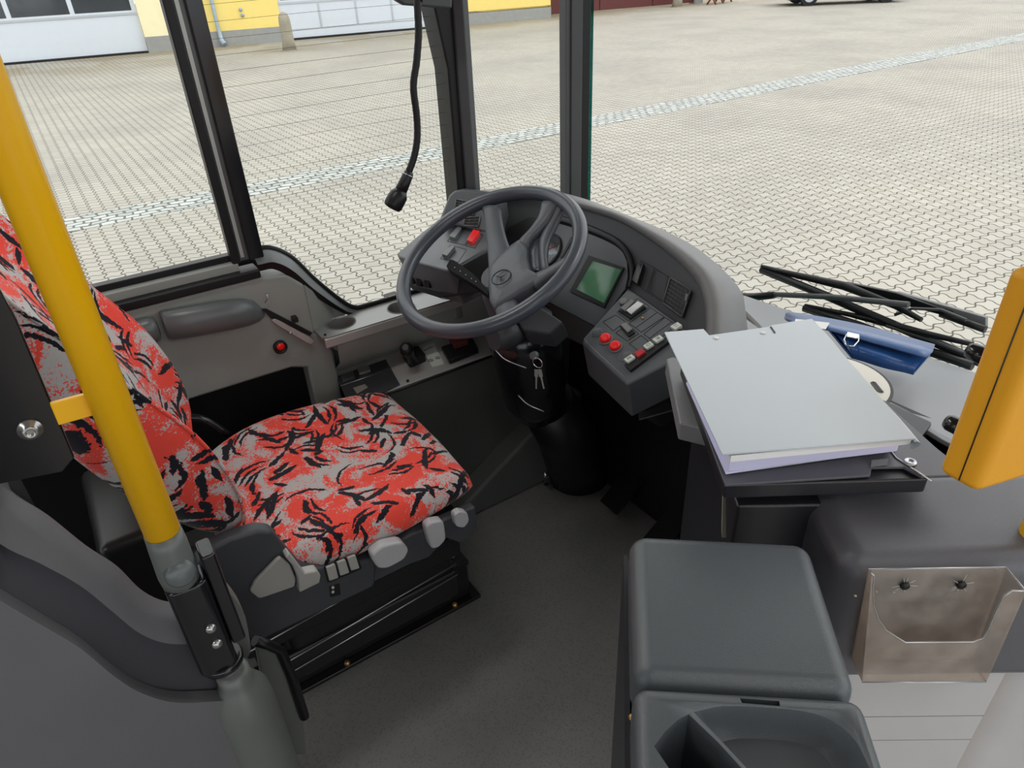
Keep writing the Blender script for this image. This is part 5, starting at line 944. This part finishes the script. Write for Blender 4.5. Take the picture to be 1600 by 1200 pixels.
# moulded console
LNn = V((0.8211, -0.5708, 0.0)); DD = V((.5708, .8211, 0)); LP0 = V((-.2537, .612, 0))
def lf(s, z, d=0.0): return LP0+DD*s+LNn*d+V((0, 0, z))
mc = thing('moulded_console', lf(.1, 0, -.1), 'big dark grey moulded console on the right with a rounded top edge', 'console')
obj('console_body', MB().prism([lf(-.016, .642), lf(.60, .642), lf(.60, .642, -.17), lf(-.016, .642, -.17)], (0, 0, .214)), 'console_grey', mc, bevel=.030, seg=6)
obj('lower_panel', MB().prism([lf(-.01, -.2, -.012), lf(.232, -.2, -.012), lf(.232, -.2, -.02), lf(-.01, -.2, -.02)], (0, 0, .846)), 'panel_light', mc, bevel=.001)
obj('panel_seam', MB().tube([lf(-.01, .555, -.0118), lf(.232, .555, -.0118)], .0005, 5).tube([lf(-.01, .50, -.0118), lf(.232, .50, -.0118)], .0004, 5), 'dash_light', mc)
obj('side_column', MB().prism([lf(.238, -.2, -.05), lf(.250, -.2, -.035), lf(.28, -.2, -.022), lf(.5, -.2, -.02), lf(.5, -.2, -.3), lf(.238, -.2, -.3)], (0, 0, .842)), 'panel_light', mc, bevel=.004)
obj('lower_side', MB().prism([lf(-.016, -.2, -.03), lf(-.016, -.2, -.32), lf(-.004, -.2, -.32), lf(-.004, -.2, -.03)], (0, 0, .85)), 'counter_dark', mc)
sp_m = MB()
for x, y in ((1352, 884), (1392, 871)): pass
for s, z in ((.003, .838), (.025, .845), (.045, .843)): sp_m.ball(lf(s, z-.03, .0005), .0016, 6, (1, 1, .6))
obj('paint_chips', sp_m, 'white_key', mc)

# acrylic leaflet holder
lh = thing('leaflet_holder', lf(.08, .63, .02), 'clear scratched acrylic leaflet holder screwed to the moulded console', 'leaflet holder')
nr = LNn
B1, B2 = V((-0.2481, 0.6166, 0.8529)), V((-0.1624, 0.7399, 0.8520)); F1, F2 = V((-0.2137, 0.6101, 0.6964)), V((-0.1304, 0.7298, 0.6933))
Bb1, Bb2 = F1-nr*.032, F2-nr*.032
obj('back_plate', MB().prism([B1, B2, Bb2, Bb1], nr*.002), 'acrylic', lh)
frp = [F1, F2, (-0.1339, 0.7248, 0.8490), (-0.1425, 0.7124, 0.8504), (-0.1463, 0.7070, 0.8416), (-0.1467, 0.7064, 0.8183), (-0.1459, 0.7075, 0.7898), (-0.1466, 0.7065, 0.7736), (-0.1520, 0.6987, 0.7672), (-0.1948, 0.6372, 0.7678), (-0.2014, 0.6277, 0.7769), (-0.2099, 0.6154, 0.7892), (-0.2172, 0.6049, 0.8077), (-0.2235, 0.5958, 0.8318), (-0.2272, 0.5905, 0.8571), (-0.2290, 0.5880, 0.8766), (-0.2310, 0.5851, 0.8806)]
obj('front_plate', MB().prism(frp, -nr*.002), 'acrylic', lh)
ed2 = MB().tube([V(p) for p in frp[2:]], .0007, 6).tube([B1, B2], .0007, 6).tube([B2, V(frp[2])], .0007, 6).tube([F1, F2], .0007, 6)
obj('polished_edge', ed2, 'aluminium', lh)
obj('side_plate', MB().prism([B1, V(frp[-1]), F1, Bb1], DD*.002), 'acrylic', lh)
obj('side_plate', MB().prism([B2, V(frp[2]), F2, Bb2], -DD*.002), 'acrylic', lh)
obj('base_plate', MB().prism([F1, F2, Bb2, Bb1], (0, 0, .002)), 'acrylic', lh)
for p in ((-0.2207, 0.6508, 0.8296), (-0.1851, 0.7019, 0.8291)):
    p = V(p); s_ = obj('screw', MB().lathe(p, nr, [(.0055, 0), (.005, .003), (.001, .004)], 16), 'black', lh)
    k = MB()
    for i in range(7):
        a = 2*PI*i/7+random.random(); L = random.uniform(.006, .012); dv = DD*math.cos(a)+V((0, 0, 1))*math.sin(a)
        k.tube([p+nr*.0006+dv*.005, p+nr*.0006+dv*(.005+L)], [.0005, .0001], 5)
    obj('crack', k, 'white_key', s_)

# ================================================================== TICKET / COIN BOX
tb = thing('coin_tray_box', (-0.4984, 0.8487, 0.3000), 'charcoal grained box in the foreground with a slot and a hollow coin tray', 'coin tray')
TL, TR, BR, BL = V((-0.4305, 0.4259, 0.8800)), V((-0.3004, 0.5779, 0.8800)), V((-0.1549, 0.4510, 0.8800)), V((-0.2825, 0.2950, 0.8800))
dwn = V((0, 0, -.55))
ub = obj('upper_lid', MB().prism([TL, TR, BR, BL], (0, 0, -.55)), 'ticket_grey', tb, bevel=.020, seg=6)
D1, D2 = (BL-TL).normalized(), (BR-TR).normalized()
g1, g2 = BL+D1*.002, BR+D2*.002
l3, l4 = BL+D1*.16, BR+D2*.16
lt = obj('tray_housing', MB().prism([g1, g2, l4, l3], (0, 0, -.55)), 'ticket_grey', tb, bevel=.014, seg=5)
def closed(pts, k=4):
    P = [V(p) for p in pts]; q = smooth_path(P+P[:1], k); return q[:-1]
tcut = closed([(-0.2288, 0.3179, 0.8800), (-0.2177, 0.3429, 0.8800), (-0.1943, 0.3736, 0.8800), (-0.1718, 0.3978, 0.8800), (-0.1524, 0.4086, 0.8800), (-0.1339, 0.4080, 0.8800), (-0.1171, 0.3989, 0.8800), (-0.1011, 0.3860, 0.8800), (-0.0978, 0.3493, 0.8800), (-0.1227, 0.3139, 0.8800), (-0.1540, 0.3155, 0.8800), (-0.1950, 0.3173, 0.8800)])
tcc = sum(tcut, V())/len(tcut)
c_1 = MB().loft([[lerp(p, tcc, -.03)+V((0, 0, .004)) for p in tcut], [p+V((0, 0, -.001)) for p in tcut], [lerp(p, tcc, .04)+V((0, 0, -.006)) for p in tcut], [lerp(p, tcc, .12)+V((0, 0, -.020)) for p in tcut], [lerp(p, tcc, .30)+V((0, 0, -.030)) for p in tcut]], smooth=True)
hz = [V(p) for p in ((-0.2260, 0.2679, 0.8800), (-0.2302, 0.2854, 0.8800), (-0.2314, 0.3018, 0.8800), (-0.2297, 0.3125, 0.8800), (-0.1975, 0.3138, 0.8800), (-0.1560, 0.3118, 0.8800), (-0.1369, 0.3019, 0.8800), (-0.1627, 0.2490, 0.8800), (-0.1971, 0.2634, 0.8800))]
c_2 = MB().prism([p+V((0, 0, .01)) for p in hz], (0, 0, -.10))
c_3 = MB().prism([(-0.2149, 0.3614, 0.8840), (-0.1928, 0.3870, 0.8840), (-0.1889, 0.3829, 0.8840), (-0.2102, 0.3583, 0.8840)], (0, 0, -.02))
cut(lt, [c_1, c_2, c_3]); lt.data.materials.clear(); lt.data.materials.append(MT['ticket_grey'])
obj('coin_chute', MB().prism([lerp(p, sum(hz, V())/9, .02)+V((0, 0, -.085)) for p in hz], (0, 0, -.004)), 'black', tb)
obj('side_plate', MB().prism([TL+V((-.012, .004, -.05)), g1+D1*.2+V((-.012, .004, -.05)), g1+D1*.2+V((-.004, .004, -.05)), TL+V((-.004, .004, -.05))], (0, 0, -.5)), 'counter_dark', tb)
obj('side_bolt', MB().ball((-0.2783, 0.2944, 0.8290), .004, 8), 'brass', tb)

# ================================================================== VALIDATOR
va = thing('ticket_validator', (-0.2051, 0.6917, 0.9800), 'orange yellow rounded ticket validator box cut off by the right edge', 'ticket validator')
VA, VB, VC = V((-0.2299, 0.6518, 0.9850)), V((-0.1884, 0.6481, 0.9850)), V((-0.1721, 0.7085, 0.9850))
VC2 = VB+(VC-VB).normalized()*.16; VD = VA+(VC2-VB)
vz = .225
lft = (VB-VA).normalized(); mid = lerp(VA, VB, .56)
fr_ = (VC2-VB).normalized()
hsg = obj('housing', MB().prism([VA, VB, VC2, VD], (0, 0, vz)), 'orange', va, bevel=.010, seg=5)
ou = fr_*-1
obj('seam', MB().tube([mid+ou*.0001+V((0, 0, .006)), mid+ou*.0001+V((0, 0, vz-.006))], .0007, 6), 'ink', hsg)
kn = obj('mounting_knob', MB().lathe(V((-0.2503, 0.7084, 1.0100))+V((0, 0, 0)), -lft, [(.009, -.02), (.009, .002), (.007, .006), (.001, .007)], 20), 'black_gloss', va)
kn2 = obj('mounting_knob', MB().lathe(V((-0.2569, 0.7196, 1.0900)), -lft, [(.009, -.02), (.009, .002), (.007, .006), (.001, .007)], 20), 'black_gloss', va)
vp = (VD+VC2)/2+fr_*.01
obj('mounting_pole', MB().tube([(vp.x, vp.y, -.2), (vp.x, vp.y, 1.97)], .018, 24), 'yellow', va)

# ================================================================== WIPERS (outside the windscreen)
w1 = thing('windscreen_wiper', (-0.5701, 1.6200, 0.6265), 'long windscreen wiper with arm crossing above the blue wallet', 'wiper', None)
obj('blade', MB().tube([(-1.1736, 1.6200, 0.6521), (-0.9432, 1.6200, 0.6434), (-0.7628, 1.6200, 0.6333), (-0.5589, 1.6200, 0.6215)], .0115, 8), 'rubber', w1)
obj('blade_frame', MB().tube([(-1.1716, 1.6150, 0.6638), (-1.0751, 1.6300, 0.6654), (-0.9271, 1.6400, 0.6782), (-0.7804, 1.6300, 0.6778), (-0.7084, 1.6200, 0.6702)], [.005, .009, .012, .009, .006], 8), 'rubber', w1)
obj('blade_clip', MB().tube([(-0.7729, 1.6200, 0.6593), (-0.7418, 1.6300, 0.6852), (-0.6821, 1.6400, 0.7010), (-0.6187, 1.6300, 0.7019)], .004, 8), 'pillar_grey', w1)
obj('wiper_arm', MB().prism([(-0.9351, 1.6500, 0.6836), (-0.7983, 1.6500, 0.7002), (-0.6630, 1.6500, 0.6985), (-0.6622, 1.6500, 0.6855), (-0.7917, 1.6500, 0.6747), (-0.9132, 1.6500, 0.6692)], (0, .012, .0)), 'rubber', w1, bevel=.002)
obj('wiper_arm', MB().prism([(-0.8039, 1.6600, 0.6988), (-0.5937, 1.6600, 0.7087), (-0.5867, 1.6600, 0.6855), (-0.8014, 1.6600, 0.6893)], (0, .012, .0)), 'dash_light', w1, bevel=.002)
obj('wiper_arm', MB().tube([(-0.6817, 1.6450, 0.6897), (-0.5801, 1.6450, 0.6881)], .009, 8), 'rubber', w1)
w2_ = thing('windscreen_wiper', (-0.5733, 1.6000, 0.6237), 'shorter windscreen wiper directly behind the blue wallet', 'wiper', None)
obj('blade', MB().tube([(-1.0040, 1.6000, 0.5988), (-0.8474, 1.6000, 0.6079), (-0.6807, 1.6000, 0.6105), (-0.5640, 1.6000, 0.6162)], .0115, 8), 'rubber', w2_)
obj('blade_frame', MB().tube([(-1.0036, 1.6000, 0.6066), (-0.8757, 1.6100, 0.6232), (-0.7873, 1.6200, 0.6307), (-0.6809, 1.6100, 0.6469), (-0.5788, 1.6000, 0.6660)], [.005, .007, .010, .008, .006], 8), 'rubber', w2_)
obj('wiper_arm', MB().tube([(-0.7808, 1.6100, 0.6293), (-0.6775, 1.6100, 0.6345), (-0.5884, 1.6100, 0.6336)], .0045, 8), 'pillar_grey', w2_)
w3 = thing('windscreen_wiper', (-1.1999, 1.6000, 0.5660), 'straight dark wiper arm emerging from behind the dashboard end', 'wiper', None)
obj('wiper_arm', MB().tube([(-1.2811, 1.6000, 0.5373), (-1.1661, 1.6000, 0.5738), (-1.1038, 1.6000, 0.6019)], [.006, .012, .010], 10), 'rubber', w3)
obj('arm_tube', MB().tube([(-1.1144, 1.6000, 0.6001), (-0.9323, 1.6000, 0.6567), (-0.7377, 1.6000, 0.7058)], .0075, 10), 'pillar_grey', w3)
